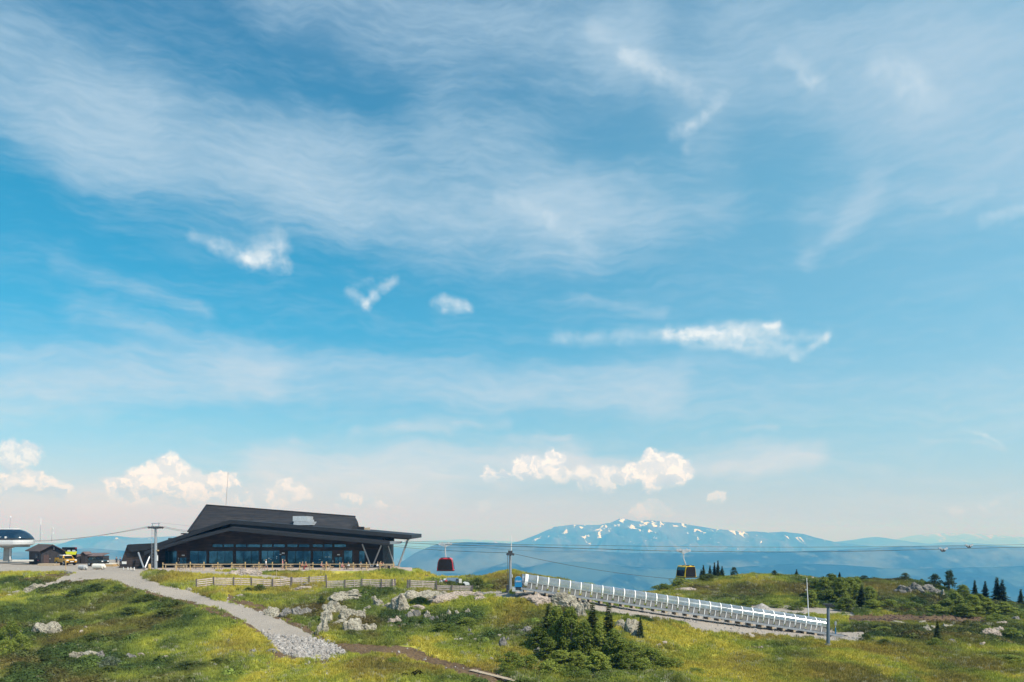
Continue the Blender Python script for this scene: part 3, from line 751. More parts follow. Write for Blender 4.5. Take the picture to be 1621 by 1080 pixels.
for a, b in CL:
    if a > 336: wallbox(pv, a, 861.6, 866.6, 'mullion', M['fascia'])
    pv = b
wallbox(548, 606, 861.6, 866.6, 'wall', M['soffit'])
# gable band above the clerestory, following the lower eave
poly = [bp(248,866.6), bp(336,866.6), bp(336,861.6), bp(606,861.6), bp(606,859.4), bp(560,855.4), bp(480,848.8), bp(365,838.6), bp(300,854.2), bp(248,867.5)]
MB().prism(poly, (0,.25,0)).build('wall', M['charred'], B)
for a, b, t, l, n, k in GL:
    fr = MB(); w_ = X_(b,FY)-X_(a,FY); x0 = X_(a,FY); fw = .06
    z0, z1 = bz(l), bz(t)
    fr.box((x0,FY+.02,z0),(x0+fw,FY+.14,z1)).box((x0+w_-fw,FY+.02,z0),(x0+w_,FY+.14,z1)).box((x0+fw,FY+.02,z0),(x0+w_-fw,FY+.14,z0+fw)).box((x0+fw,FY+.02,z1-fw),(x0+w_-fw,FY+.14,z1))
    ph = (w_-2*fw)/n
    for i in range(1, n): fr.box((x0+fw+ph*i-.03,FY+.02,z0+fw),(x0+fw+ph*i+.03,FY+.14,z1-fw))
    f = fr.build('door' if k == 'd' else 'window', M['fascia'], B)
    for i in range(n):
        MB().box((x0+fw+ph*i+.03*(i>0), FY+.07, z0+fw), (x0+fw+ph*(i+1)-.03*(i<n-1), FY+.10, z1-fw)).build('pane', M['glass'], f)
    if k == 'd':
        MB().tube((x0+w_*.46,FY-.05,z0+.85),(x0+w_*.46,FY-.05,z0+1.2),.02).build('handle', M['steel'], f)
        MB().box((x0+w_*.55-.22,FY-.22,z1+.28),(x0+w_*.55+.26,FY-.02,z1+.48)).build('wall_lamp', M['white'], B)
for a, b in CL:
    f = MB().box((X_(a,FY),FY+.06,bz(866.6)),(X_(b,FY),FY+.10,bz(861.6))).build('clerestory_window', M['fascia'], B)
    MB().box((X_(a,FY)+.05,FY+.03,bz(866.6)+.05),(X_(b,FY)-.05,FY+.055,bz(861.6)-.05)).build('pane', M['glass'], f)
# stickers on the glass beside the doors
for px, py, w_, h_ in [(418.5,887,.22,.14),(426,884,.34,.14),(429,886,.25,.1),(438,881.5,.14,.2),(438,884.5,.14,.1),(444,877.8,.34,.12),(506,886,.3,.1),(516,882,.3,.1),(521,882,.5,.1),(282.5,884,.13,.2),(282.3,887,.12,.15),(284,890.5,.1,.3),(527,889,.15,.3)]:
    MB().box((X_(px,FY)-w_/2,FY-.035,bz(py)-h_/2),(X_(px,FY)+w_/2,FY-.005,bz(py)+h_/2)).build('notice', M['white'], B)
# left wing: battered wall leaning outward, with its own roof
wl = MB(); A0, A1 = 143.0, 156.0
wl.hexa([bp(188,899,A0), bp(250,899,A0), (X_(250,A0),A1,Z_(899,A0)), (X_(188,A0)-.2,A1,Z_(899,A0)), bp(201,863.8,A0), bp(250,863.6,A0), (X_(250,A0),A1,Z_(863,A0)), (X_(201,A0),A1,Z_(863,A0))])
wl.build('wing_wall', M['charred'], B)
MB().prism([bp(200.5,863.6,A0-.6), bp(203,862,A0-.6), bp(250,859.6,A0-.6), bp(256,862,A0-.6), bp(232,871,A0-.6), bp(206,874,A0-.6)], (0,12,0)).build('wing_roof', M['fascia'], B)
MB().box((X_(196.0,A0)-.3,A0-.12,Z_(893,A0)),(X_(199.5,A0)+.1,A0-.02,Z_(889,A0))).build('notice', M['white'], B)
for px in (241, 251): MB().box((X_(px,FY)-.3,FY-.5,bz(888)),(X_(px,FY)+.25,FY-.42,bz(884.5))).build('notice', M['white'], B)
MB().box((X_(241,FY)+.02,FY-.5,bz(890)),(X_(241,FY)+.25,FY-.42,bz(888.3))).build('notice', M['white'], B)
# lower eave
low_pts = [(228,873),(250,866),(300,851),(365,834.8),(460,844),(560,852.6),(617,858.0)]
slab(low_pts, 140.8, 146.3, .62, name='lower_eave', m=M['fascia'], rise=.55)
MB().hexa([bp(617,861.5,141),bp(632,861.6,141),bp(636,859.6,143.5),bp(617,860.6,145),bp(617,857,141),bp(633,856.9,141),bp(637,857.2,143.5),bp(617,857.6,145)]).build('eave_tip', M['steel'], B)
# dark recess band between the eaves
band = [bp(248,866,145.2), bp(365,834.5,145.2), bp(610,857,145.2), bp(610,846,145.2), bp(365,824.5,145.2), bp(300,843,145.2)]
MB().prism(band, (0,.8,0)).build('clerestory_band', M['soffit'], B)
# upper eave with deep fascia
up_pts = [(246,861),(300,843),(330,833),(365,823),(460,830.5),(560,839),(651.4,847.1)]
slab(up_pts, 142.2, 158, .72, name='upper_eave', m=M['fascia'], rise=.2)
soff = MB(); a_, b_ = Vector(bp(365,829.6,142.6)), Vector(bp(651,853.6,142.6))
soff.hexa([a_+Vector((0,0,-.5)), Vector(bp(606,855,142.6)), Vector(bp(606,855,157)), a_+Vector((0,14,-.5)), a_, Vector(bp(606,849.7,142.6)), Vector(bp(606,849.7,157)), a_+Vector((0,14,0))])
soff.build('soffit', M['soffit'], B)
soff = MB(); soff.hexa([bp(600,851.5,143), bp(646,854.5,143), bp(646,854.5,157), bp(600,851.5,157), bp(600,849,143), bp(650,852.9,143), bp(650,852.9,157), bp(600,849,157)])
soff.build('soffit', M['soffit'], B)
# body behind (end wall) and main roof plane
MB().hexa([(X_(577.8,FY),FY+.3,TZ),(X_(604.8,FY),FY+.3,TZ),(X_(604.8,FY),158,TZ),(X_(577.8,FY),158,TZ),bp(577.8,861,FY+.3),bp(604.8,860,FY+.3),(X_(604.8,FY),158,bz(858)),(X_(577.8,FY),158,bz(858))]).build('end_wall', M['charred'], B)
r0 = [bp(298,842,144.6), bp(365,825,144.6), bp(553,840,144.6), bp(566.5,826.5,150), bp(562.2,818.0,154), bp(328,799.6,154)]
roof = MB(); off = Vector((0,1.2,-.9)); roof.prism([r0[0], r0[1], r0[2], r0[3], r0[4], r0[5]], off); roof.build('main_roof', M['roofboard'], B)
NC = 15
for k in range(NC):
    f0, f1 = k/NC, (k+1)/NC
    la, lb = r0[0].lerp(r0[5], f0) if False else Vector(r0[0]).lerp(Vector(r0[5]), f0), Vector(r0[0]).lerp(Vector(r0[5]), f1)
    def redge(f): return Vector(r0[2]).lerp(Vector(r0[3]), min(1, f/.6)) if f < .6 else Vector(r0[3]).lerp(Vector(r0[4]), (f-.6)/.4)
    ra, rb = redge(f0), redge(f1); nrm = Vector((0, -.85, .5))*.032
    for j in range(6):
        t0, t1 = j/6, (j+1)/6-.0015
        a_, b_, c_, d_ = la.lerp(ra, t0), la.lerp(ra, t1), lb.lerp(rb, t1), lb.lerp(rb, t0)
        jit = random.uniform(.5, .9)
        MB().hexa([a_, b_, c_, d_, a_+nrm*1.6*jit, b_+nrm*1.6*jit, c_+nrm*.3, d_+nrm*.3]).build('roof_board', M['roofboard' if random.random() < .75 else 'roofboard2'], B)
MB().beam(bp(327.6,799.4,153.9), bp(562.6,817.6,153.9), .35, .22).build('ridge_flashing', M['fascia'], B)
MB().beam(bp(297.6,841.8,144.5), bp(327.6,799.4,153.9), .3, .2).build('verge_board', M['fascia'], B)
back = MB(); back.hexa([bp(300,846,158), bp(555,846,158), bp(555,846,166), bp(300,846,166), bp(328,801,154.8), bp(562,819,154.8), bp(566,840,166), bp(322,832,166)])
back.build('rear_roof', M['roofboard'], B)
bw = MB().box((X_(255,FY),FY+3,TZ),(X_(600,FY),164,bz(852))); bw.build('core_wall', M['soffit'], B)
MB().hexa([bp(560,841,150),bp(576,842,150),bp(576,842,156),bp(560,841,156),bp(560,833.2,150),bp(577,834.2,150),bp(577,834.2,156),bp(560,833.2,156)]).build('plant_room', M['fascia'], B)
MB().hexa([bp(576.6,840.5,151),bp(586,841,151),bp(586,841,155),bp(576.6,840.5,155),bp(576.6,835.4,151),bp(586,835.2,151),bp(586,835.2,155),bp(576.6,835.4,155)]).build('plant_box', M['c_beige'], B)
# ventilation unit
vb = MB(); 
for (a, b, t, l, y) in [(463.5,486.5,817.2,825.2,144.2),(465,492.8,825.6,827.8,144.1),(464.5,493,828.2,831.2,144.0)]:
    vb.box((X_(a,y),y,Z_(l,y)),(X_(b,y),y+4.2,Z_(t,y)))
vb.box((X_(486.6,144.4),144.3,Z_(825.5,144.4)),(X_(492.5,144.4),146.6,Z_(822.6,144.4)))
vb.build('ventilation_unit', M['steel_light'], B)
# struts in V pairs
for (a, b, r) in [((573.5,861.5,141.4),(587.5,897.6,143),.13),((603.5,863.5,141.4),(589.5,897.6,143),.13),((614.6,864,141.6),(625,897.4,143.4),.10),((646,853.5,143.2),(630.5,897.4,143.4),.17),
                  ((219,875,142.2),(227.5,899,140),.15),((241.5,870,142.2),(229.5,899,140),.15),((606,849.5,143.5),(611,857,143.5),.11),((650,853,143.6),(642,857,143.6),.06)]:
    MB().tube(bp(*a), bp(*b), r, r, 10).build('strut', M['steel'], B)
lat = MB()
for dx in (0, 3.2): lat.beam(bp(614+dx,863,144), bp(606.5+dx,889.5,144), .16)
for k in range(7):
    a = k/7; b = (k+1)/7; q = lambda t, dx: bp(614+dx-7.5*t, 863+26.5*t, 144)
    lat.beam(q(a,0), q(b,3.2), .09); lat.beam(q(a,3.2), q(b,0), .09)
lat.build('lattice_strut', M['darksteel'], B)
MB().tube(bp(357.6,800.5,151), bp(361.2,747,151), .045, .03, 6).build('flagpole', M['steel'], B)
MB().box((X_(289,144.9)-.2,144.6,Z_(846,144.9)),(X_(293,144.9)+.1,145.4,Z_(844,144.9))).build('roof_hatch', M['fascia'], B)

# ------------------------------------------------------------------ terrace fence, tables, people
fence = thing('terrace_fence', (X_(440,134), 134, TZ), 'pale timber post and rail fence along the front edge of the restaurant terrace', 'fence')
fp = [258,279.6,301.4,323,345,367,388.4,410,431.4,453,474.6,495.5,516.5,538,559.5,580.3,601.5,623]
for k, px in enumerate(fp):
    x = X_(px, 134); h = 1.36+random.uniform(-.05,.06)
    MB().box((x-.07,133.9,TZ-.15),(x+.07,134.04,TZ+h)).build('post', M['yellowwood'], fence)
    if k: MB().beam((xp+.05,133.84,TZ+1.02+random.uniform(-.03,.03)),(x-.05,133.84,TZ+1.02+random.uniform(-.03,.03)),.07,.11).build('rail', M['wood'], fence)
    xp = x
f2 = thing('handrail', (X_(270,132), 132.2, TZ), 'short low timber handrail with slim posts left of the terrace fence, by the pylon foot', 'handrail')
for px in (262.2, 277.8, 294): MB().tube((X_(px,132.2),132.2,TZ-.1),(X_(px,132.2)+(.2 if px==294 else 0),132.2,TZ+.95),.07).build('post', M['wood'], f2)
MB().beam((X_(262,132.2),132.2,TZ+.96),(X_(278,132.2),132.2,TZ+.96),.07,.07).build('rail', M['wood'], f2)

def table_proto():
    r = thing('picnic_table', (0,0,0), '', 'picnic table', 'picnic tables along the terrace')
    for k in range(5): MB().box((-.9,-.36+k*.15,.72),(.9,-.23+k*.15,.76)).build('tabletop_board', M['yellowwood'], r)
    for s in (-1, 1):
        MB().box((-.9,s*.72-.13,.43),(.9,s*.72+.13,.47)).build('bench_seat', M['yellowwood'], r)
        MB().beam((s*.62,-.75,0),(s*.62,-.2,.72),.09).build('leg', M['wood'], r)
        MB().beam((s*.62,.75,0),(s*.62,.2,.72),.09).build('leg', M['wood'], r)
        MB().beam((s*.62,-.8,.41),(s*.62,.8,.41),.08).build('cross_beam', M['wood'], r)
    return r
tabs = [(286.5,137.5,'picnic table leftmost on the terrace, just right of the grey pylon'),(314,138,'picnic table in front of the two pane window right of the left door'),
        (343.5,138,'picnic table in front of the left half of the three pane window'),(375.5,138,'picnic table behind the pale granite slab on the terrace edge'),
        (408,138,'picnic table left of the walking person in white'),(455,139,'picnic table beside the two people standing at the middle door'),
        (486,136.6,'picnic table where one orange and one crimson clad person sit'),(519,136.8,'picnic table where people sit below the brown pier'),
        (555,137,'picnic table under the single tall window at the right door'),(577,137.4,'picnic table in the shade beside the left foot of the V strut'),
        (604,137,'picnic table between the V struts with three people round it'),(617,138.5,'picnic table rightmost on the terrace, beside the tall steel strut')]
tp = table_proto()
for k, (px, Y, lab) in enumerate(tabs):
    o = tp if k == 0 else copy_tree(tp)
    o.location = (X_(px, Y), Y, TZ); o.rotation_euler.z = R(90 if k in (6,7,10) else random.uniform(-6,6)); o['label'] = lab

def skin_body(bones, radii, levels=1):
    """bones: dict joint->(x,y,z); chain list; one continuous skinned figure"""
    names = list(bones['j'].keys()); idx = {n: i for i, n in enumerate(names)}
    me = bpy.data.meshes.new('body'); me.from_pydata([bones['j'][n] for n in names], [(idx[a], idx[b]) for a, b in bones['e']], [])
    o = bpy.data.objects.new('body', me); col.objects.link(o)
    o.modifiers.new('skin', 'SKIN')
    for i, n in enumerate(names):
        r = radii[n]; v = me.skin_vertices[0].data[i]; v.radius = (r if isinstance(r, tuple) else (r, r)); v.use_root = (n == 'hip')
    sm = o.modifiers.new('sub', 'SUBSURF'); sm.levels = levels
    dg = bpy.context.evaluated_depsgraph_get(); ev = o.evaluated_get(dg)
    out = bpy.data.meshes.new_from_object(ev); bpy.data.objects.remove(o); return out
def fig_joints(pose, ph=0):
    j = {}
    if pose == 'sit':
        hz_ = .50
        j['hip'] = (0,0,hz_); lean = .10
        for s, n in ((-1,'l'),(1,'r')):
            j['hj'+n] = (s*.09,-.02,hz_); j['kn'+n] = (s*.13,-.45,hz_+.02); j['an'+n] = (s*.13,-.40,.09); j['to'+n] = (s*.14,-.56,.03)
    else:
        hz_ = .93; j['hip'] = (0,0,hz_); lean = .02
        for s, n in ((-1,'l'),(1,'r')):
            st = (.26*s if pose == 'walk' else .02)
            j['hj'+n] = (s*.09,0,hz_-.03); j['kn'+n] = (s*.10,-st*.6-.04,.49); j['an'+n] = (s*.10,-st*.9+(.10 if (pose=='walk' and s<0) else 0),.09); j['to'+n] = (s*.11,-st*.9-.16,.03)
    j['waist'] = (0,-lean*.3,hz_+.17); j['chest'] = (0,-lean,hz_+.37); j['neck'] = (0,-lean*1.2,hz_+.52); j['head0'] = (0,-lean*1.5,hz_+.60); j['head1'] = (0,-lean*1.7-.01,hz_+.74)
    for s, n in ((-1,'l'),(1,'r')):
        sw = {'walk': -.18*s, 'stand': .02, 'sit': .12}[pose]
        j['sh'+n] = (s*.19,-lean,hz_+.46); j['el'+n] = (s*.25,-lean-.02-sw*.5,hz_+.19)
        j['wr'+n] = (s*.20,-lean-.26,hz_+.14) if pose == 'sit' else (s*.25,-lean-.08-sw,hz_-.06)
        j['ha'+n] = (s*.17,-lean-.36,hz_+.15) if pose == 'sit' else (s*.245,-lean-.12-sw*1.2,hz_-.16)
    e = [('hip','waist'),('waist','chest'),('chest','neck'),('neck','head0'),('head0','head1')]
    for n in 'lr': e += [('hip','hj'+n),('hj'+n,'kn'+n),('kn'+n,'an'+n),('an'+n,'to'+n),('chest','sh'+n),('sh'+n,'el'+n),('el'+n,'wr'+n),('wr'+n,'ha'+n)]
    rad = dict(hip=(.13,.10), waist=(.125,.09), chest=(.15,.10), neck=.055, head0=.075, head1=.085)
    for n in 'lr': rad.update({'hj'+n:.085,'kn'+n:.058,'an'+n:.04,'to'+n:.035,'sh'+n:.055,'el'+n:.042,'wr'+n:.03,'ha'+n:.035})
    return dict(j=j, e=e), rad
_bodies = {}
def person(px, Y, pose, shirt, legs, label, rz=0., hair='hairdark', bare=False, z=TZ, scale=1., group=None):
    if pose not in _bodies:
        bn, rad = fig_joints(pose); _bodies[pose] = (skin_body(bn, rad), bn)
    me0, bn = _bodies[pose]; me = me0.copy()
    me.materials.clear()
    for k in (shirt, legs, 'skin', 'c_black'): me.materials.append(M[k])
    J = {k: Vector(v) for k, v in bn['j'].items()}
    for p in me.polygons:
        c = p.center; best = None
        for a, b in bn['e']:
            A, Bv = J[a], J[b]; d = Bv-A; t = max(0, min(1, (c-A).dot(d)/d.length_squared)); q = (c-A-d*t).length
            if best is None or q < best[0]: best = (q, a, b, t)
        _, a, b, t = best
        if b[:2] == 'to': mi = 3
        elif b[:2] in ('hj',) : mi = 1
        elif b[:2] in ('kn','an'): mi = 1 if not (bare and (b[:2] == 'an' or t > .75)) else 2
        elif b in ('head0','head1') or (b == 'neck' and t > .8) or b[:2] == 'ha': mi = 2
        elif b[:2] == 'wr' or (b[:2] == 'el' and t > .75): mi = 2 if bare else 0
        elif a == 'hip' and b == 'waist' and t < .25: mi = 1
        else: mi = 0
        p.material_index = mi; p.use_smooth = True
    o = bpy.data.objects.new('person', me); col.objects.link(o)
    o.location = (X_(px, Y), Y, z); o.rotation_euler.z = R(rz); o.scale = (scale,)*3
    tag(o, label, 'person', group)
    hd = J['head1']; hb = MB(); rings = []
    for k in range(5):
        a = k/4*math.pi/2; rings.append([Vector((hd.x+math.cos(2*math.pi*i/10)*.098*math.cos(a)+0, hd.y+.012+math.sin(2*math.pi*i/10)*.108*math.cos(a), hd.z+.0+math.sin(a)*.112)) for i in range(10)])
    hb.loft(rings)
    h = hb.build('hair', M[hair]); h.parent = o
    f = MB().box((hd.x-.012, hd.y-.118, hd.z-.05), (hd.x+.012, hd.y-.08, hd.z-.01)).build('nose', M['skin']); f.parent = o
    return o
PEOPLE = [
 (421,136.5,'walk','c_white','c_grey','person in a white shirt and shorts walking left along the terrace, alone',80,True,'hairblond'),
 (447.6,137.5,'stand','c_pink','c_beige','person in a pale pink top standing beside someone in black at the middle door',-80,True,'hairblond'),
 (450.8,138.2,'stand','c_black','c_black','person in black standing behind the one in pale pink at the middle door',60,False,'hairdark'),
 (477.5,136.4,'sit','c_orange','c_navy','person in an orange top sitting on the left of a picnic table',75,True,'hairblond'),
 (485.5,136.2,'sit','c_red','c_red','person in crimson sitting with back half turned at a picnic table',-60,False,'hairblond'),
 (508,136.8,'sit','c_pink','c_navy','person in a dusty pink top sitting left of the brown pier table',80,True,'hairblond'),
 (518.5,136.8,'sit','c_orange','c_navy','person in a tan orange top facing left, sitting below the brown pier',-80,True,'hairblond'),
 (541,136.4,'sit','c_pink','c_pink','person in pale rose clothes sitting just right of the right door post',70,True,'hairdark'),
 (553,136.4,'sit','c_white','c_black','person in a white top leaning at the table right of the right door',-75,False,'hairdark'),
 (571,138.6,'sit','c_grey','c_black','person in grey sitting in the shade under the lower eave',20,False,'hairdark'),
 (596.5,136.3,'sit','c_white','c_navy','person in white sitting left at the table between the V struts',75,False,'hairblond'),
 (603,138.6,'sit','c_orange','c_beige','person in orange sitting behind the table between the V struts',0,True,'hairblond'),
 (608,136.5,'sit','c_beige','c_navy','person in a light top and dark trousers sitting right between the V struts',-70,False,'hairdark'),
 (184.5,152,'stand','c_navy','c_black','left person of the dark clad pair on the yard edge by the wing wall',20,False,'hairdark'),
 (190.5,150.6,'stand','c_blue','c_black','right person of the dark clad pair, closer to the leaning wing wall',-10,False,'hairdark'),
]
for px, Y, pose, sh, lg, lab, rz, bare, hair in PEOPLE:
    person(px, Y, pose, sh, lg, lab, rz, hair, bare, scale=1.0 if pose != 'sit' else 1.02)

# bins, small terrace things
bar = thing('barrel', (X_(236.5,131), 131, TZ), 'fat yellow timber barrel between the V strut and the grey pylon foot', 'barrel')
MB().tube((X_(236.5,131),131,TZ),(X_(236.5,131),131,TZ+.6),.22,.27,12).tube((X_(236.5,131),131,TZ+.6),(X_(236.5,131),131,TZ+1.15),.27,.22,12).build('staves', M['yellowwood'], bar)
MB().tube((X_(236.5,131),131,TZ+1.15),(X_(236.5,131),131,TZ+1.2),.2,.2,12).build('lid', M['wood'], bar)
for k, (px, lab) in enumerate([(195.6,'leftmost short white bollard at the foot of the leaning wing wall'),(202.5,'middle short white bollard in front of the wing wall'),(207.2,'third short white bollard in front of the wing wall'),(212.6,'rightmost short white bollard, nearest the V strut')]):
    o = MB().tube((X_(px,136),136,TZ-.1),(X_(px,136),136,TZ+.45),.07,.07,8).build('bollard', M['white']); tag(o, lab, 'bollard', 'short bollards by the wing wall')
wp = thing('table', (X_(613,135.2),135.2,TZ), 'small beige high table with a bin at the right end of the terrace', 'table')
MB().box((X_(611,136),135,TZ+.75),(X_(620,136),135.8,TZ+.8)).build('tabletop', M['c_beige'], wp)
for px in (611.6, 619.4): MB().box((X_(px,136)-.05,135.3,TZ),(X_(px,136)+.05,135.5,TZ+.75)).build('leg', M['wood'], wp)
o = MB().box((X_(615.6,136.4)-.2,136.2,TZ),(X_(615.6,136.4)+.2,136.6,TZ+.7)).build('bin', M['c_black']); tag(o, 'small black bin standing under the beige high table', 'bin')

# ------------------------------------------------------------------ left yard: lift station, hut, sheds, vehicles
LY = 165.
L = thing('lift_station', (X_(10,LY), LY, TZ), 'chairlift station with a dark glass hood and white skirt on a concrete pillar', 'lift station')
cx0, cx1 = -48, 51.5                                   # plan is a stadium, long axis along x
def stad(py, inset, n=28, ys=1.0):
    x0, x1 = X_(cx0,LY)+inset, X_(cx1,LY)-inset; rr = max(.4, (3.1-inset*.75))*ys; xc = x1-rr*.9; xd = x0+rr*.9
    pts = []
    for k in range(n):
        a = 2*math.pi*k/n; c, s = math.cos(a), math.sin(a)
        pts.append(Vector(((xc if c > 0 else xd)+c*rr*.9, LY+s*rr, Z_(py, LY))))
    return pts
hood = MB(); hood.loft([stad(854.6,.05), stad(850,.35), stad(845,.95), stad(841,1.75), stad(838.6,2.6), stad(838,2.9)]); hood.build('hood', M['darkglass'], L, True)
MB().loft([stad(838.1,2.6), stad(837.3,2.7)]).build('hood_top', M['white'], L)
for k in range(2): pass
sk = [stad(855.0,-.05), stad(858,.0), stad(861.5,.15), stad(863.2,.5)]
n_ = 28
for k in range(0, n_, 2):
    mb = MB()
    ring = [[r[k], r[(k+1)%n_], r[(k+2)%n_]] for r in sk]
    a = [[p + (ring[0][1]-p).normalized()*0.02*0 for p in rr] for rr in ring]
    mb.loft(a, cap=False, closed=False); o = mb.build('skirt_panel', M['white'], L)
    so = o.modifiers.new('thick', 'SOLIDIFY'); so.thickness = .06
MB().loft([stad(863.3,.9), stad(866.0,1.0)]).build('platform', M['concrete'], L)
MB().hexa([bp(4,867.5,LY-1.2),bp(20,867.5,LY-1.2),bp(20,867.5,LY+1.2),bp(4,867.5,LY+1.2),bp(-2,866,LY-1.6),bp(26,866,LY-1.6),bp(26,866,LY+1.6),bp(-2,866,LY+1.6)]).build('pillar_head', M['concrete'], L)
MB().hexa([bp(4.5,890,LY-1.0),bp(18.5,890,LY-1.0),bp(18.5,890,LY+1.0),bp(4.5,890,LY+1.0),bp(5.8,867.5,LY-.9),bp(18.4,867.5,LY-.9),bp(18.4,867.5,LY+.9),bp(5.8,867.5,LY+.9)]).build('pillar', M['concrete'], L)
MB().tube(bp(15.8,886,LY-1.35), bp(16.2,867.5,LY-1.35), .11).build('downpipe', M['white'], L)
for k, (px, dz) in enumerate([(12,853.2),(14.4,852.6),(23,852.2),(25.2,853.4),(34,852.6),(40,853)]):
    MB().box((X_(px,LY)-.12,LY-3.06+.25*abs(k-2),Z_(dz,LY)),(X_(px,LY)+.14,LY-2.8+.25*abs(k-2),Z_(dz,LY)+.38)).build('drive_part', M['white'], L)
mast = thing('antenna_mast', (X_(15.5,LY),LY,Z_(838,LY)), 'short antenna mast with a white lamp standing on the lift station hood', 'mast')
MB().tube(bp(15.2,838,LY), bp(16.6,819,LY), .045,.03,6).build('pole', M['steel'], mast); MB().tube(bp(16.6,819.4,LY), bp(16.7,817,LY), .14,.10,8).build('lamp', M['white'], mast)
# hut
HYd = 160.
Hh = thing('wooden_hut', (X_(74,HYd), HYd, TZ), 'black brown wooden hut with a gable roof beside the lift station', 'hut')
def hp(px, py, Y): return Vector((X_(px, Y), Y, Z_(py, Y)))
c0 = Vector((X_(65,HYd-3), HYd-3, TZ)); c1 = Vector((X_(98.5,HYd-1.5), HYd-1.5, TZ)); c2 = Vector((X_(46,HYd+3.2), HYd+3.2, TZ)); c3 = c1+(c2-c0)
wh = 2.75; UPv = Vector((0,0,1))
ap = (c0+c1)/2+UPv*(wh+1.05); apb = (c2+c3)/2+UPv*(wh+1.05)
MB().add([c0,c1,c1+UPv*wh,ap,c0+UPv*wh, c2,c3,c3+UPv*wh,apb,c2+UPv*wh], [(0,1,2,3,4),(9,8,7,6,5),(5,0,4,9),(1,6,7,2),(0,5,6,1)]).build('wall', M['hutwood'], Hh)
for s, e, g, ge in ((c0, c2, ap, apb), (c1, c3, ap, apb)):
    outv = (s-(c0+c1)/2).normalized()*.55; dn = UPv*(-.36); fw = (c0-c2).normalized()*.7
    a = g+UPv*.12+fw; b = s+UPv*wh+outv+dn+UPv*.18+fw; c_ = e+UPv*wh+outv+dn+UPv*.18-fw; d_ = ge+UPv*.12-fw
    MB().prism([a, b, c_, d_], UPv*.16).build('roof', M['hutroof'], Hh)
nf = (c1-c0).normalized(); nn = nf.cross(UPv); 
def facebox(o0, u, n, s0, s1, z0, z1, name, m, par, d0=0., d1=.08):
    p = [o0+u*s0+UPv*z0+n*d0, o0+u*s1+UPv*z0+n*d0, o0+u*s1+UPv*z0+n*d1, o0+u*s0+UPv*z0+n*d1]; q = [a+UPv*(z1-z0) for a in p]
    return MB().hexa(p+q).build(name, m, par)
w1 = facebox(c0, nf, nn, 2.75, 3.65, 1.15, 2.05, 'window', M['hutwood'], Hh, .0, .10); facebox(c0, nf, nn, 2.83, 3.57, 1.22, 1.98, 'pane', M['darkglass'], w1, .10, .12)
facebox(c0, nf, nn, .45, 1.35, .05, 2.0, 'door', M['shedwood'], Hh, .0, .06); facebox(c0, nf, nn, 1.5, 1.58, 1.1, 1.3, 'handle', M['white'], Hh, .0, .10)
facebox(c0, nf, nn, 2.2, 2.3, 3.0, 3.6, 'wall_lamp', M['steel'], Hh, .0, .25); facebox(c0, nf, nn, 3.95, 4.1, 1.75, 2.05, 'wall_lamp', M['white'], Hh, .0, .22)
sfd = (c2-c0).normalized(); sn = UPv.cross(sfd)*1.0
w2 = facebox(c0, sfd, -sfd.cross(UPv)*-1 if False else (sfd.cross(UPv)*-1), 2.0, 3.9, 1.2, 2.1, 'window', M['hutwood'], Hh, .0, .10)
facebox(c0, sfd, (sfd.cross(UPv)*-1), 2.1, 3.8, 1.27, 2.03, 'pane', M['darkglass'], w2, .10, .12)
facebox(c0, sfd, (sfd.cross(UPv)*-1), 1.6, 2.4, .75, .95, 'notice', M['red'], Hh, .0, .05)
for px, py, t_, lab in [(64.6,821,.05,'tall thin mast with a white tip behind the hut roof ridge'),(82.6,837,.04,'short mast with small white sensors on the hut gable')]:
    Y = HYd-1; base = hp(px-1, 853, Y); m_ = thing('antenna_mast', base, lab, 'mast')
    MB().tube(base-UPv*.5, hp(px,py,Y), t_, t_*.7, 6).build('pole', M['steel'], m_)
    if px < 70:
        MB().tube(hp(px-.2,831,Y), hp(px,820,Y), .07,.05,6).build('tip', M['white'], m_); MB().box(hp(66,844.4,Y)-Vector((.2,.1,.06)), hp(66,844.4,Y)+Vector((.2,.1,.06))).build('bracket', M['white'], m_)
    else:
        for q in (836.4, 844): MB().box(hp(83.4,q,Y)-Vector((.16,.1,.1)), hp(83.4,q,Y)+Vector((.16,.1,.1))).build('sensor', M['white'], m_)
dk = thing('wooden_platform', (X_(77,153),153,TZ), 'low pale plank platform on the ground in front of the hut', 'platform')
for k in range(5): MB().box((X_(64.5,153),152.0+k*.42,TZ+.02),(X_(90,153),152.36+k*.42,TZ+.42+.02*(k%2))).build('plank', M['wood'], dk)
o = MB().hexa([bp(19,888.6,158),bp(54,888.6,158),bp(53,888.6,161),bp(22,888.6,161),bp(20,886.2,158),bp(53.5,886.4,158),bp(52,886.4,161),bp(23,886.2,161)]).build('tarpaulin', M['cream']); tag(o, 'long white tarpaulin covered stack between station pillar and hut', 'tarpaulin')
# snow groomer behind the pickup
SG = thing('snow_groomer', (X_(111,163),163,TZ), 'parked snow groomer with black cab and bright lime yellow front behind the pickup', 'snow groomer')
gY = 162.
MB().hexa([bp(98,881,gY+.4),bp(121.5,881,gY+.4),bp(121.5,881,gY+4),bp(98,881,gY+4),bp(98,866.4,gY+.6),bp(121.8,866.4,gY+.6),bp(121.8,866.4,gY+4),bp(98,866.4,gY+4)]).build('cab', M['black'], SG)
wv = MB().hexa([bp(106,872.2,gY+.2),bp(120.5,872.2,gY+.2),bp(120.5,872.2,gY+.38),bp(106,872.2,gY+.38),bp(106,867.6,gY+.3),bp(121,867.6,gY+.3),bp(121,867.6,gY+.38),bp(106,867.6,gY+.38)]).build('windscreen', M['blackglass'], SG)
MB().box((X_(119.2,gY),gY-.1,Z_(868.2,gY)),(X_(121.2,gY),gY+.1,Z_(867.2,gY))).build('roof_trim', M['c_red'], SG)
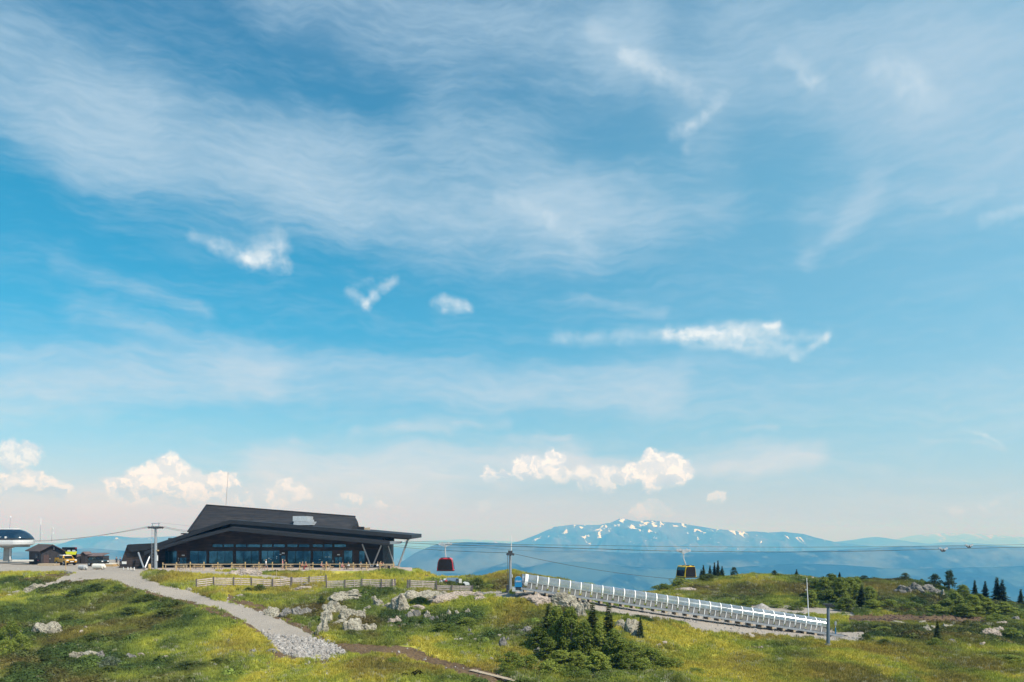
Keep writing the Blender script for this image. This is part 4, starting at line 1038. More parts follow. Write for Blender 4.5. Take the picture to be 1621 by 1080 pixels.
MB().hexa([bp(105,878.2,gY-1),bp(120,878.2,gY-1),bp(120,878.2,gY+.1),bp(105,878.2,gY+.1),bp(103.2,873.6,gY-1),bp(121.8,873.6,gY-1),bp(121.8,873,gY+.1),bp(103.2,873,gY+.1)]).build('body', M['lime'], SG)
for a in (106.3, 114.2): MB().hexa([bp(a,873.4,gY-.9),bp(a+5.4,873.4,gY-.9),bp(a+5.4,873.4,gY-.1),bp(a,873.4,gY-.1),bp(a+.3,870.8,gY-.8),bp(a+5.1,870.8,gY-.8),bp(a+5.1,870.8,gY-.1),bp(a+.3,870.8,gY-.1)]).build('headlight', M['steel_light'], SG)
for s in (103.5, 118.0): MB().box((X_(s,gY),gY-.6,TZ),(X_(s,gY)+.55,gY+3.6,TZ+1.1)).build('track', M['rubber'], SG)
# low sheds
def shed(x0, x1, Y, name_l, h=1.5, depth=3., roofm='shedroof'):
    s = thing('low_shed', (X_((x0+x1)/2,Y),Y,TZ), name_l, 'shed'); a, b = X_(x0,Y), X_(x1,Y)
    nb = int((b-a)/.55)
    for k in range(nb): MB().box((a+(b-a)*k/nb+.01,Y+.02*(k%2),TZ),(a+(b-a)*(k+1)/nb-.01,Y+.12,TZ+h-.15)).build('board', M['shedwood'], s)
    MB().box((a,Y+.14,TZ),(b,Y+depth,TZ+h-.15)).build('wall', M['hutwood'], s)
    MB().prism([(a-.15,Y-.3,TZ+h-.2),(b+.15,Y-.3,TZ+h-.2),(b+.15,Y+depth,TZ+h+.35),(a-.15,Y+depth,TZ+h+.35)],(0,0,.1)).build('roof', M[roofm], s)
    return s
shed(103, 121, 164, 'brown plank shed wall partly hidden behind the yellow pickup', 1.45)
shed(121.5, 130, 166, 'short low brown shed left of the tiny gabled shed', 1.35)
shed(135.5, 161, 164, 'long low brown shed with a flat roof behind the dark off-roader', 1.7)
g = thing('gabled_shed', (X_(132,163),163,TZ), 'tiny dark gabled shed between the low brown sheds', 'shed')
a, b = X_(127.5,163), X_(136,163); zt = Z_(878,163)
MB().prism([(a+.1,163,TZ),(b-.1,163,TZ),(b-.1,163,zt),((a+b)/2,163,Z_(874.6,163)),(a+.1,163,zt)],(0,2.5,0)).build('wall', M['hutwood'], g)
for s in (a-.05, b+.05): MB().prism([((a+b)/2,162.8,Z_(874.2,163)),(s,162.8,zt-.05),(s,165.6,zt-.05),((a+b)/2,165.6,Z_(874.2,163))],(0,0,.1)).build('roof', M['shedroof'], g)
sheet = MB().box((X_(146.5,163.6),163.5,TZ+.1),(X_(151.5,163.6),163.62,TZ+1.35)).build('panel', M['wood']); tag(sheet, 'pale board leaning on the long brown shed behind the off-roader', 'board')

def vehicle(name, loc, rz, label, cat, body_m, prof_low, prof_cab, width, wheels, kind):
    v = thing(name, loc, label, cat)
    hw = width/2
    def pr(poly, w0, w1=None):
        mb = MB(); w1 = w0 if w1 is None else w1
        zmax = max(p[1] for p in poly); zmin = min(p[1] for p in poly)
        ws = [w0+(w1-w0)*(p[1]-zmin)/max(zmax-zmin, .01) for p in poly]
        L_ = [Vector((p[0],-w,p[1])) for p, w in zip(poly, ws)]; R_ = [Vector((p[0],w,p[1])) for p, w in zip(poly, ws)]
        n = len(poly); mb.add(L_+R_, [tuple(range(n))[::-1], tuple(range(n,2*n))]+[(k,(k+1)%n,n+(k+1)%n,n+k) for k in range(n)]); return mb
    def add(mb, nm, m, par=None, bev=0.):
        o = mb.build(nm, m); o.parent = par or v
        if bev: bmod = o.modifiers.new('bevel', 'BEVEL'); bmod.width = bev; bmod.segments = 2
        return o
    add(pr(prof_low, hw), 'body', body_m, None, .05)
    cab = add(pr(prof_cab, hw-.04, hw-.18), 'cab', body_m, None, .04)
    xs = [p[0] for p in prof_cab]; zs = [p[1] for p in prof_cab]; z0, z1 = min(zs), max(zs)
    return v, add, pr
# amber crew pickup, nose to the front right
PC = Vector((X_(104,156), 156, TZ))
v, add, pr = vehicle('pickup_truck', PC, 0, 'amber yellow crew cab pickup with a white roof parked on the yard', 'pickup truck', M['carorange'],
    [(-2.35,.55),(2.3,.5),(2.38,.75),(2.3,1.0),(1.3,1.12),(-.9,1.12),(-2.35,1.12)], [(-.9,1.10),(1.25,1.10),(.75,1.68),(-.75,1.72)], 1.8, None, 'p')
add(MB().prism([(-.78,-.74,1.70),(.74,-.72,1.66),(.74,.72,1.66),(-.78,.74,1.70)],(0,0,.07)), 'roof', M['white'], None, .02)
for s in (-1, 1):
    for a, b in ((-.62,-.05),(.03,.62)):
        add(MB().hexa([Vector((x, s*(y), z)) for x, y, z in [(a,.84,1.16),(b+(.12 if b>.3 else 0),.84,1.16),(b+(.12 if b>.3 else 0),.87,1.16),(a,.87,1.16),(a,.755,1.60),(b-.05,.755,1.60),(b-.05,.785,1.60),(a,.785,1.60)]]), 'side_window', M['blackglass'])
    add(MB().box((1.45,s*.92-.06,1.10),(1.25,s*.92+.06,1.28)), 'mirror', M['black'])
    add(MB().box((2.28,s*.66-.18,.82),(2.40,s*.66+.18,1.0)), 'headlight', M['white'])
    for wx in (-1.45, 1.45):
        w_ = add(MB().tube((wx,s*.70,.40),(wx,s*.93,.40),.40,.40,16), 'wheel', M['rubber']); add(MB().tube((wx,s*.93,.40),(wx,s*.945,.40),.2,.2,10), 'rim', M['steel'], w_)
add(MB().hexa([(1.22,-.72,1.16),(1.22,.72,1.16),(1.28,.72,1.16),(1.28,-.72,1.16),(.80,-.62,1.62),(.80,.62,1.62),(.86,.62,1.62),(.86,-.62,1.62)]), 'windscreen', M['blackglass'])
add(MB().box((-2.2,-.75,1.125),(-1.0,.75,1.16)), 'load_bed', M['black']); add(MB().box((2.34,-.5,.62),(2.44,.5,.86)), 'grille', M['black'])
for s in (-.86, .8): add(MB().box((-2.32,s,1.12),(-.95,s+.06,1.30)), 'bed_side', M['carorange'])
add(MB().box((2.40,-.3,.60),(2.46,.3,.72)), 'number_plate', M['white'])
v.rotation_euler.z = R(-38); v.scale = (1.13,)*3
# dark off-roader
JC = Vector((X_(155.5,150), 150, TZ))
v, add, pr = vehicle('off_road_car', JC, 0, 'dark olive open off-road car with windscreen frame parked behind the white roll', 'off-road car', M['olive'],
    [(-1.75,.55),(1.7,.5),(1.78,.95),(.55,1.12),(.45,1.02),(-1.75,1.10)], [(-1.6,1.10),(-.4,1.10),(-.5,1.55),(-1.5,1.50)], 1.55, None, 'j')
add(MB().hexa([(.38,-.66,1.12),(.38,.66,1.12),(.43,.66,1.12),(.43,-.66,1.12),(.15,-.62,1.60),(.15,.62,1.60),(.20,.62,1.60),(.20,-.62,1.60)]), 'windscreen', M['blackglass'])
for s in (-1, 1):
    for wx in (-1.15, 1.15):
        w_ = add(MB().tube((wx,s*.62,.40),(wx,s*.84,.40),.40,.40,16), 'wheel', M['rubber']); add(MB().tube((wx,s*.84,.40),(wx,s*.86,.40),.19,.19,10), 'rim', M['steel'], w_)
    add(MB().box((1.74,s*.5-.14,.78),(1.82,s*.5+.14,.96)), 'headlight', M['white'])
    add(MB().beam((-1.3,s*.66,1.1),(-1.0,s*.6,1.66),.05), 'roll_bar', M['black']); add(MB().beam((-1.0,s*.6,1.66),(.15,s*.6,1.62),.05), 'roll_bar', M['black'])
    add(MB().box((.5,s*.86-.06,1.1),(.62,s*.86+.06,1.25)), 'mirror', M['black'])
add(MB().box((-.2,-.45,.9),(.1,.45,1.32)), 'seat', M['black']); add(MB().box((1.78,-.42,.6),(1.86,.42,.78)), 'grille', M['black'])
add(MB().tube((-1.78,0,.95),(-1.95,0,.95),.33,.33,14), 'spare_wheel', M['rubber'])
v.rotation_euler.z = R(-28); v.scale = (1.15,)*3
# rolls on the gravel
def roll(px0, px1, py, Y, m, lab, cat, r):
    z = TZ+.05; a = Vector((X_(px0,Y), Y, z+r)); b = Vector((X_(px1,Y), Y-.5, z+r))
    t = thing('covered_roll', (a+b)/2-Vector((0,0,r)), lab, cat)
    MB().tube(a, b, r, r*.96, 14).build('cover', m, t, False)
    d = (b-a).normalized()
    MB().tube(a-d*.12, a-d*.01, r*.6, r*.6, 12).build('core', M['black'], t); MB().tube(b+d*.01, b+d*.28, r*.62, r*.5, 12).build('end_flap', m, t)
    for k in (.2, .8): q = a.lerp(b, k); MB().box((q.x-.08,q.y-r-.1,z-.05),(q.x+.08,q.y+r+.1,z+.04)).build('bearer', M['wood'], t)
roll(149, 166.5, 901, 137, M['cream'], 'cream white wrapped roll lying on the gravel, right of the grey one', 'wrapped roll', .49)
roll(126.5, 138, 903, 135, M['greytarp'], 'shorter grey wrapped roll lying on the gravel, left of the cream one', 'wrapped roll', .42)
crates = thing('pallet_stack', (X_(176,150),150,TZ), 'low yellowish stack of boards on the yard edge right of the off-road car', 'board stack')
for k in range(3):
    for q in range(3): MB().box((X_(169+q*.5,150),149.2+q*.8,TZ+.02+k*.2),(X_(183.5-k*1.5,150),149.9+q*.8,TZ+.19+k*.2)).build('board', M['yellowwood'] if k < 2 else M['cream'], crates)
def stake(px, py, h, lab, m='wood', r=.045, top=None):
    p = at(px, py); o = MB().tube(p-UPv*.3, p+UPv*h, r, r*.9, 6).build('marker_stake', M[m]); tag(o, lab, 'stake'); return p
stake(104.2, 902, 1.7, 'thin brown stake on the yard edge below the yellow pickup', 'yellowwood', .06)
stake(354, 905, .8, 'thin pale stake left of the pale granite slab'); stake(321.5, 905, .6, 'thin pale stake on the sandy path below the fence')
stake(437.5, 915.5, 1.25, 'thin upright stake in the grass below the terrace, standing alone'); stake(379, 909, .8, 'short stake at the front of the pale granite slab')
stake(408, 911.5, .75, 'short stake at the right end of the pale granite slab')

# ------------------------------------------------------------------ pylons, ropes, cabins
def sheave_train(mb, c, d, n, r, gap, zoff=0.):
    d = Vector(d).normalized()
    for k in range(n):
        p = Vector(c)+d*((k-(n-1)/2)*gap)+Vector((0,0,zoff)); q = d.cross(UPv)*.05
        mb.tube(p-q, p+q, r, r, 12)
    mb.beam(Vector(c)-d*(n*gap/2)+UPv*(zoff+.02), Vector(c)+d*(n*gap/2)+UPv*(zoff+.02), .05, .08)
def pylon(px, base_py, top_py, Y, r0, r1, label, m, arm, ddir, n=4, ladder=True, z=None):
    zb = Z_(base_py, Y) if z is None else z; x = X_(px, Y); zt = Z_(top_py, Y)
    p = thing('lift_pylon', (x, Y, zb), label, 'pylon')
    MB().tube((x,Y,zb-.8),(x,Y,zt),r0,r1,16).build('mast', M[m], p)
    MB().tube((x,Y,zb-.6),(x,Y,zb+.22),r0*1.8,r0*1.7,14).build('footing', M['concrete'], p)
    d = Vector(ddir).normalized(); side = d.cross(UPv)
    c = Vector((x, Y, zt-.15))
    MB().beam(c-side*arm, c+side*arm, .26, .3).build('crossarm', M['darksteel'], p)
    for s in (-1, 1):
        mb = MB(); sheave_train(mb, c+side*arm*s+UPv*.05, d, n, .17, .36); mb.build('sheave_train', M['darksteel'], p)
    return p, Vector((x, Y, zb)), c, d, side
# left pylon beside the V strut
p, b0, c, d, sd_ = pylon(246.5, 905.5, 834.5, 129, .28, .19, 'tall grey lift pylon with sheave crossarm in front of the restaurant wing', 'steel', 1.0, (1,.12,0), 5)
mb = MB()
for k in range(-2, 3): mb.beam(c+Vector((k*.34,-.5,-.02)), c+Vector((k*.34,.9,-.02)), .05)
mb.beam(c+Vector((-1.6,-.5,.0)), c+Vector((1.6,-.5,.0)), .07).build('catwalk', M['darksteel'], p)
mb = MB()
for s in (-.55, .55): mb.beam(c+Vector((s,0,.1)), c+Vector((s*.9,0,.72)), .09)
mb.beam(c+Vector((-.7,0,.74)), c+Vector((.7,0,.74)), .1).build('lifting_frame', M['steel'], p)
mb = MB(); 
for k in range(30): mb.box((b0.x-.62,b0.y-.05,b0.z+.5+k*.24),(b0.x-.34,b0.y-.02,b0.z+.53+k*.24))
mb.box((b0.x-.64,b0.y-.05,b0.z+.4),(b0.x-.60,b0.y-.01,b0.z+7.6)).build('ladder', M['steel_light'], p)
MB().box((b0.x+.24,b0.y-.2,b0.z+3.4),(b0.x+.55,b0.y,b0.z+3.6)).build('lamp', M['yellowwood'], p)
MB().box((b0.x+.22,b0.y-.15,b0.z+1.8),(b0.x+.36,b0.y+.05,b0.z+2.7)).build('cabinet', M['white'], p)
# middle pylon by the blue cover
p, b1, c1_, d, sd_ = pylon(807.8, 937.5, 876.5, 107.5, .22, .17, 'grey lift pylon with white aerial standing beside the bright blue cover', 'steel', .55, (1,.05,0), 3)
MB().tube(c1_+Vector((.13,0,.1)), c1_+Vector((.15,0,2.75)), .055, .03, 8).build('aerial', M['white'], p)
MB().box(c1_-Vector((.3,.25,-.15)), c1_+Vector((.3,.25,.55))).build('lifting_frame', M['darksteel'], p)
MB().beam(b1+Vector((-.36,-.1,.3)), c1_+Vector((-.36,-.1,0)), .05).build('ladder', M['darksteel'], p)
MB().box(b1+Vector((.2,-.2,2.0)), b1+Vector((.3,0,2.4))).build('cabinet', M['white'], p)
MB().box(b1+Vector((-.55,-.1,.05)), b1+Vector((-.22,.3,.95))).build('control_box', M['darksteel'], p)
# right pylon
g3 = at(1311, 1022.5); Y3 = g3.y
p, b3, c3_, d, sd_ = pylon(1311, 1022.5, 957.5, Y3, .23, .16, 'blue grey lift pylon with a T head standing in the green meadow', 'grey_blue', .25, (1,-.4,0), 2, z=g3.z)
mb = MB(); mb.beam(c3_+Vector((-.62,0,.22)), c3_+Vector((.45,0,.22)), .14, .16); sheave_train(mb, c3_+Vector((.15,-.1,.02)), (1,-.4,0), 4, .15, .26); mb.build('head', M['darksteel'], p)
MB().tube(c3_-UPv*.5, c3_+UPv*.1, .12, .12, 10).build('collar', M['steel_light'], p)
# tall white pole
pp = at(1281.5, 1001); wpz = thing('white_pole', pp, 'tall thin white pole leaning slightly, in front of the tunnel end', 'pole')
MB().tube(pp-UPv*.4, Vector((X_(1277, pp.y), pp.y, Z_(915, pp.y))), .085, .05, 8).build('shaft', M['white'], wpz)
MB().beam(Vector((X_(1274.6,pp.y),pp.y,Z_(934,pp.y))), Vector((X_(1278,pp.y),pp.y,Z_(934,pp.y))), .06).build('bracket', M['white'], wpz)
# ropes
def sag(a, b, s, n=24):
    a = Vector(a); b = Vector(b); return [a.lerp(b, k/n)+Vector((0,0,-4*s*(k/n)*(1-k/n))) for k in range(n+1)]
def pl(px, py, Y): return Vector(bp(px, py, Y))
def rope(pts, r, label):
    o = MB().path(pts, r, 6).build('rope', M['cable']); tag(o, label, 'cable'); return o
def curve3(ctrl, n=14):
    out = []
    P_ = [pl(*c) for c in ctrl]; P_ = [P_[0]*2-P_[1]]+P_+[P_[-1]*2-P_[-2]]
    for i in range(1, len(P_)-2):
        for k in range(n):
            t = k/n; p0, p1, p2, p3 = P_[i-1:i+3]
            out.append(.5*((2*p1)+(p2-p0)*t+(2*p0-5*p1+4*p2-p3)*t*t+(3*p1-p0-3*p2+p3)*t**3))
    return out+[P_[-2]]
lowr = curve3([(628,858.6,141),(704,862.2,101),(808,865.0,98),(950,869.2,95),(1083,872.6,95),(1300,873.6,105),(1493,869.4,122),(1760,862.4,165)])
upr = curve3([(640,856.6,142),(704,858.6,125),(808,861.8,112),(950,863.8,112),(1083,865.4,112),(1300,866.2,118),(1534,863.8,138),(1760,859.2,180)])
rope(lowr, .035, 'lower of the two long near level cable car ropes, carrying the red cabin')
rope(upr, .026, 'upper of the two long near level cable car ropes right of the restaurant')
rope(sag(pl(600,862.5,140), c1_+Vector((0,0,.25)), .25)+sag(c1_+Vector((0,0,.25)), pl(1074,917,122), .5)[1:]+[pl(1180,950,140)], .03, 'thin rope running over the middle pylon and down to the right')
rope(sag(pl(612,861.5,140), pl(760,866.6,140), .3, 10)+sag(pl(760,866.6,140), pl(960,872,190), .5, 10)[1:], .018, 'faint thin rope just below the level ropes right of the roof tip')
cL = Vector((X_(246.5,129),129,Z_(834.5,129)))
rope(sag(pl(52,856,164), cL+Vector((-.8,.95,.1)), .5)+[cL+Vector((.8,.95,.1))]+sag(cL+Vector((.9,.95,.1)), pl(302,840.6,146), .1)[1:], .024, 'rope from the lift station over the rear sheaves of the left pylon')
rope(sag(pl(52,857.4,163), cL+Vector((-.8,-.95,.1)), .5)+[cL+Vector((.8,-.95,.1))]+sag(cL+Vector((.9,-.95,.1)), pl(303,843,143), .1)[1:], .024, 'rope from the lift station over the front sheaves of the left pylon')
rope([cL+Vector((.3,0,.75)), pl(306,833.5,148)], .010, 'very thin wire from the left pylon top frame to the main roof')

def on_curve(pts, x):
    for a, b in zip(pts[:-1], pts[1:]):
        if a.x <= x <= b.x: return a.lerp(b, (x-a.x)/(b.x-a.x))
def carriage(mb, c, w):
    for s in (-1, 1):
        for k in range(2): q = c+Vector((s*(w*.25+k*w*.22),0,.08+.06*(1-k))); mb.tube(q-Vector((0,.07,0)), q+Vector((0,.07,0)), .17, .17, 12)
        mb.beam(c+Vector((s*.1,0,-.05)), c+Vector((s*w*.55,0,.05)), .08, .16)
        mb.beam(c+Vector((s*.05,0,-.2)), c+Vector((s*w*.38,0,-.08)), .07, .12)
    mb.box(c+Vector((-.18,-.1,-.32)), c+Vector((.18,.1,.2)))
def cabin(cpt, w, h, drop, paint, label, side=0., hang=0., swing=False):
    """cpt: point on the rope"""
    t = thing('gondola_cabin', cpt, label, 'gondola')
    mb = MB(); carriage(mb, cpt, 1.5); mb.build('carriage', M['steel_light'], t)
    top = cpt+Vector((hang,0,-drop))
    mid = cpt.lerp(top, .5); mid.x = cpt.x
    MB().tube(cpt-UPv*.2, mid, .07,.07,8).tube(mid, top, .07,.07,8).build('hanger_arm', M['steel_light'], t)
    MB().box(top+Vector((-.45,-.25,-.02)), top+Vector((.45,.25,.06))).build('hanger_base', M['darksteel'], t)
    D = 1.9
    prof = [(-.50,0),(-.465,.30),(-.42,.72),(-.36,.93),(-.27,1.),(.27,1.),(.36,.93),(.42,.72),(.465,.30),(.50,0),(.46,-.03),(-.46,-.03)]
    P3 = [Vector((top.x+a*w, top.y-D/2, top.z-h+b*h)) for a, b in prof]
    rz = Matrix.Translation(top) @ Matrix.Rotation(R(side), 4, 'Z') @ Matrix.Translation(-top)
    sh = MB().prism(P3, (0,D,0)); sh.v = [tuple(rz@Vector(p)) for p in sh.v]; o = sh.build('shell', M[paint], t)
    bv = o.modifiers.new('bevel', 'BEVEL'); bv.width = .07; bv.segments = 2
    for sgn, yy in ((-1, -D/2-.02), (1, D/2-.02)):
        wp_ = [(-.44,.10),(-.395,.68),(-.35,.87),(-.30,.92),(.30,.92),(.35,.87),(.395,.68),(.44,.10),(.40,.06),(-.40,.06)]
        q = MB().prism([Vector((top.x+a*w, top.y+yy-.01, top.z-h+b*h)) for a, b in wp_], (0,.05,0)); q.v = [tuple(rz@Vector(p)) for p in q.v]; q.build('window', M['blackglass'], t)
    for s in (-1, 1):   # glazed doors on the ends
        q = MB().hexa([Vector((top.x+s*w*a+s*e, top.y+yy, top.z-h+b*h)) for (a,b,e) in [] for yy in []]) if False else MB()
        A_ = [(.476,.10),(.43,.62),(.375,.86)]
        pts = [Vector((top.x+s*(a*w+.012), top.y-D*.42, top.z-h+b*h)) for a, b in A_]+[Vector((top.x+s*(a*w+.012), top.y+D*.42, top.z-h+b*h)) for a, b in reversed(A_)]
        q.prism(pts, (s*.03,0,0)); q.v = [tuple(rz@Vector(p)) for p in q.v]; q.build('door', M['darkglass'] if side else M['blackglass'], t)
    sk_ = MB().box(top+Vector((-w*.5,-D/2-.1,-h-.04)), top+Vector((w*.5,D/2+.02,-h+.05))); sk_.v = [tuple(rz@Vector(p)) for p in sk_.v]; sk_.build('bumper', M['black'], t)
    for s in (-1, 1): q = MB().box(top+Vector((s*w*.2-.12,-D/2-.02,-.03)), top+Vector((s*w*.2+.12,-D/2+.3,.05))); q.v = [tuple(rz@Vector(p)) for p in q.v]; q.build('roof_clip', M['black'], t)
    return t
rc = on_curve(lowr, X_(705,101)); cabin(rc, 27*101/F, 20*101/F, 21*101/F, 'red', 'bright red gondola cabin with black windows hanging beside the restaurant roof', 0, .08)
yc = on_curve(lowr, X_(1082,95)); cabin(yc, 22*95/F, 18.4*95/F, 22.8*95/F, 'yellow', 'yellow gondola cabin with dark blue door side hanging above the conifers', 22, .30)
for pts, px, Y, lab in ((lowr, 1493, 122, 'grip carriage on the lower rope far right, without cabin'), (upr, 1534, 138, 'grip carriage on the upper rope near the right edge, without cabin')):
    c = on_curve(pts, X_(px, Y)); t = thing('rope_carriage', c, lab, 'rope carriage')
    mb = MB()
    for s in (-1, 1):
        for k in range(2): q = c+Vector((s*(.24+k*.28),0,-.02+.14*k)); mb.tube(q-Vector((0,.1,0)), q+Vector((0,.1,0)), .17,.17,12)
    mb.build('rollers', M['steel_light'], t)
    MB().prism([c+Vector((-.5,-.06,-.1)), c+Vector((.5,-.06,-.1)), c+Vector((.2,-.06,-.42)), c+Vector((-.2,-.06,-.42))], (0,.12,0)).build('frame', M['darksteel'], t)

# ------------------------------------------------------------------ covered conveyor
TA = Vector((X_(831,105), 105, Z_(931,105))); TB = Vector((X_(1303,106.8), 106.8, Z_(1001,106.8)))
NB = 28; ax = (TB-TA).normalized(); LN = (TB-TA).length; sideV = ax.cross(UPv).normalized(); upV = sideV.cross(ax).normalized()
T = thing('conveyor_tunnel', TA.lerp(TB,.5), 'long clear plastic conveyor tunnel with white hoops running down the slope', 'conveyor')
_tp = TA.lerp(TB, 0)
RAD, WALL = 1.0, .82
def arc(s, r, n=14, a0=-24, a1=204, off=0.):
    out = []
    for k in range(n+1):
        a = R(a0+(a1-a0)*k/n); out.append(TA+ax*s+sideV*(math.cos(a)*r)+upV*(WALL+math.sin(a)*r+off))
    return out
for k in range(NB+1):
    s = LN*k/NB; mb = MB(); w = .075 if k else .2
    mb.loft([arc(s-w, RAD+.06), arc(s+w, RAD+.06), arc(s+w, RAD), arc(s-w, RAD), arc(s-w, RAD+.06)], cap=False, closed=False)
    mb.build('hoop', M['white'], T)
clr = None
for k in range(NB):
    s0, s1 = LN*k/NB+.13, LN*(k+1)/NB-.13
    if clr is None:
        mb = MB(); mb.loft([arc(s0, RAD+.03, 20, 6, 174), arc(s1, RAD+.03, 20, 6, 174)], cap=False, closed=False); o = mb.build('roof_panel', M['clear'], T, True); clr = (o, s0)
    else:
        o = clr[0].copy(); col.objects.link(o); o.parent = T; o.location = ax*(s0-clr[1])
lowp = None
for k in range(NB):
    sm = LN*(k+.5)/NB; base = TA+ax*sm
    for sgn in (-1, 1):
        q = base+sideV*sgn*(RAD+.02)
        MB().beam(q+upV*.05, q+upV*(WALL+.02), .05, .10, up=ax).build('post', M['white'], T)
    if lowp is None:
        mb = MB()
        a, b = TA+ax*.14, TA+ax*(LN/NB-.14)
        q = sideV*(RAD-.05)
        mb.hexa([a+q+upV*.1, b+q+upV*.1, b+q*1.03+upV*.1, a+q*1.03+upV*.1, a+q+upV*(WALL+.1), b+q+upV*(WALL+.1), b+q*1.03+upV*(WALL+.1), a+q*1.03+upV*(WALL+.1)])
        lowp = mb.build('side_panel', M['sidepane'], T)
    else:
        o = lowp.copy(); col.objects.link(o); o.parent = T; o.location = ax*(LN*k/NB)
    fb = base+sideV*(RAD*.4)-upV*.42
    gzz = gz(fb.x, fb.y)
    MB().beam(TA+ax*(LN*k/NB)+sideV*(RAD+.1)-upV*.28, TA+ax*(LN*k/NB)-sideV*(RAD+.1)-upV*.38, .30, .46).build('sleeper', M['wood'], T)
for sgn, m_ in ((-1,'steel'),(1,'steel')):
    q = sideV*sgn*(RAD+.06)
    MB().beam(TA-ax*.6+q-upV*.06, TB+ax*2.4+q-upV*.06, .10, .26).build('side_beam', M[m_], T)
    MB().beam(TA+q*1.0+upV*(WALL+.06), TB+q*1.0+upV*(WALL+.06), .04, .04).build('rail', M['steel_light'], T)
MB().beam(TA-ax*.6-upV*.0, TB+ax*3.2-upV*.0, 1.3, .08).build('conveyor_belt', M['rubber'], T)
MB().beam(TA-ax*.3+upV*.9-sideV*(RAD-.1), TB+upV*.9-sideV*(RAD-.1), .05,.05).build('handrail', M['steel_light'], T)
# white edging strip along the gravel at the low end
e0, e1 = at(1238, 998), at(1308, 1007)
o = MB().beam(e0+UPv*.1, e1+UPv*.1, .3, .14).build('edging', M['white']); tag(o, 'long white strip lying on gravel under the tunnel low end', 'edging')
dkp = MB().box((X_(1312,107),106.2,TB.z-.95),(X_(1330,107),108,TB.z-.45)).build('landing', M['concrete']); tag(dkp, 'grey concrete landing slab right of the pylon at the tunnel exit', 'slab')
sg = thing('info_post', (X_(1321.6,107),106.8,TB.z-.45), 'small post with grey head and blue lower half on the landing slab', 'post')
MB().tube((X_(1321.6,107),106.8,TB.z-.5),(X_(1321.6,107),106.8,TB.z+.62),.09,.08,8).build('lower_post', M['blue'], sg); MB().tube((X_(1321.6,107),106.8,TB.z+.62),(X_(1321.6,107),106.8,TB.z+.95),.05,.05,8).build('shaft', M['steel_light'], sg)
MB().box((X_(1320.2,107),106.7,TB.z+.95),(X_(1323,107),106.9,TB.z+1.45)).build('sign_plate', M['steel'], sg)
# bright blue drive cover with white lettering
CY = 104.6
K = thing('drive_cover', (X_(821.5,CY),CY,Z_(936,CY)), 'bright blue rounded drive cover with white lettering at the tunnel top', 'machine cover')
def rounded(x0, x1, z0, z1, rr, n=6):
    pts = [(x0,z0),(x1,z0)]
    for k in range(n+1): a = R(90*k/n); pts.append((x1-rr+math.cos(a)*rr, z1-rr+math.sin(a)*rr))
    for k in range(n+1): a = R(90+90*k/n); pts.append((x0+rr+math.cos(a)*rr, z1-rr+math.sin(a)*rr))
    return pts
x0, x1 = X_(814.8,CY), X_(826.2,CY)
MB().prism([(a, CY-.6, b) for a, b in rounded(x0, x1, Z_(929,CY), Z_(912.8,CY), .42)], (0,1.3,0)).build('hood', M['blue'], K)
MB().box((x0-.35,CY-.55,Z_(936,CY)),(x0+.1,CY+.7,Z_(929.2,CY))).build('base', M['steel_light'], K); MB().box((x0+.1,CY-.5,Z_(934,CY)),(x1-.1,CY+.6,Z_(929.1,CY))).build('plinth', M['darksteel'], K)
MB().box((x0+.1,CY-.58,Z_(936,CY)),(x1+.1,CY+.6,Z_(934.1,CY))).build('base', M['steel_light'], K)
tc = bpy.data.curves.new('lettering', 'FONT'); tc.body = 'sker'; tc.size = .44; tc.extrude = .01; tc.align_x = 'CENTER'
to = bpy.data.objects.new('lettering_curve', tc); col.objects.link(to); dg = bpy.context.evaluated_depsgraph_get()
tm = bpy.data.meshes.new_from_object(to.evaluated_get(dg)); bpy.data.objects.remove(to)
lo = bpy.data.objects.new('lettering', tm); col.objects.link(lo); tm.materials.clear(); tm.materials.append(M['white']); lo.parent = K
lo.location = Vector((X_(820.4,CY), CY-.63, Z_(921.2,CY)))-wloc(K); lo.rotation_euler = (R(90),0,0)
MB().prism([TA-ax*.62+sideV*(math.cos(R(a))*RAD)+upV*(WALL+math.sin(R(a))*RAD) for a in range(-30,211,20)]+[TA-ax*.62-sideV*RAD+upV*.3, TA-ax*.62+sideV*RAD+upV*.3], ax*.3).build('portal', M['grey_blue'], T)

# ------------------------------------------------------------------ timber snow fences
def snowfence(posts, h, nsl, label, slat=.165, thick=.05, lean=0.):
    """posts: list of (px, base_py, Y)"""
    P_ = []
    for px, py, Y in posts:
        x = X_(px, Y); P_.append(Vector((x, Y, max(Z_(py, Y), gz(x, Y)-.15))))
    f = thing('snow_fence', P_[0], label, 'fence', None)
    for i, p in enumerate(P_):
        l_ = random.uniform(-.06,.06)+lean*(i == len(P_)-2)
        MB().beam(p-UPv*.4+Vector((0,-.12,0)), p+UPv*(h+.1)+Vector((l_,-.12,0)), .16, .13).build('post', M['darkwood'], f)
    for a, b in zip(P_[:-1], P_[1:]):
        L_ = (b-a).length; d = (b-a)/L_
        for k in range(nsl):
            z = h*(k+.6)/nsl
            j0, j1 = random.uniform(-.03,.03), random.uniform(-.03,.03)
            MB().beam(a-d*.06+UPv*(z+j0)-Vector((0,random.uniform(.0,.03),0)), b+d*.06+UPv*(z+j1)-Vector((0,random.uniform(.0,.03),0)), thick, slat*random.uniform(.85,1.1)*(.92 if nsl > 4 else .95)).build('slat', M['greywood'], f)
        if random.random() < .7:
            q = a.lerp(b, random.uniform(.4,.6)); MB().beam(q-Vector((0,.07,-.1)), q-Vector((0,.07,-h)), .08, .04).build('batten', M['greywood'], f)
    return f
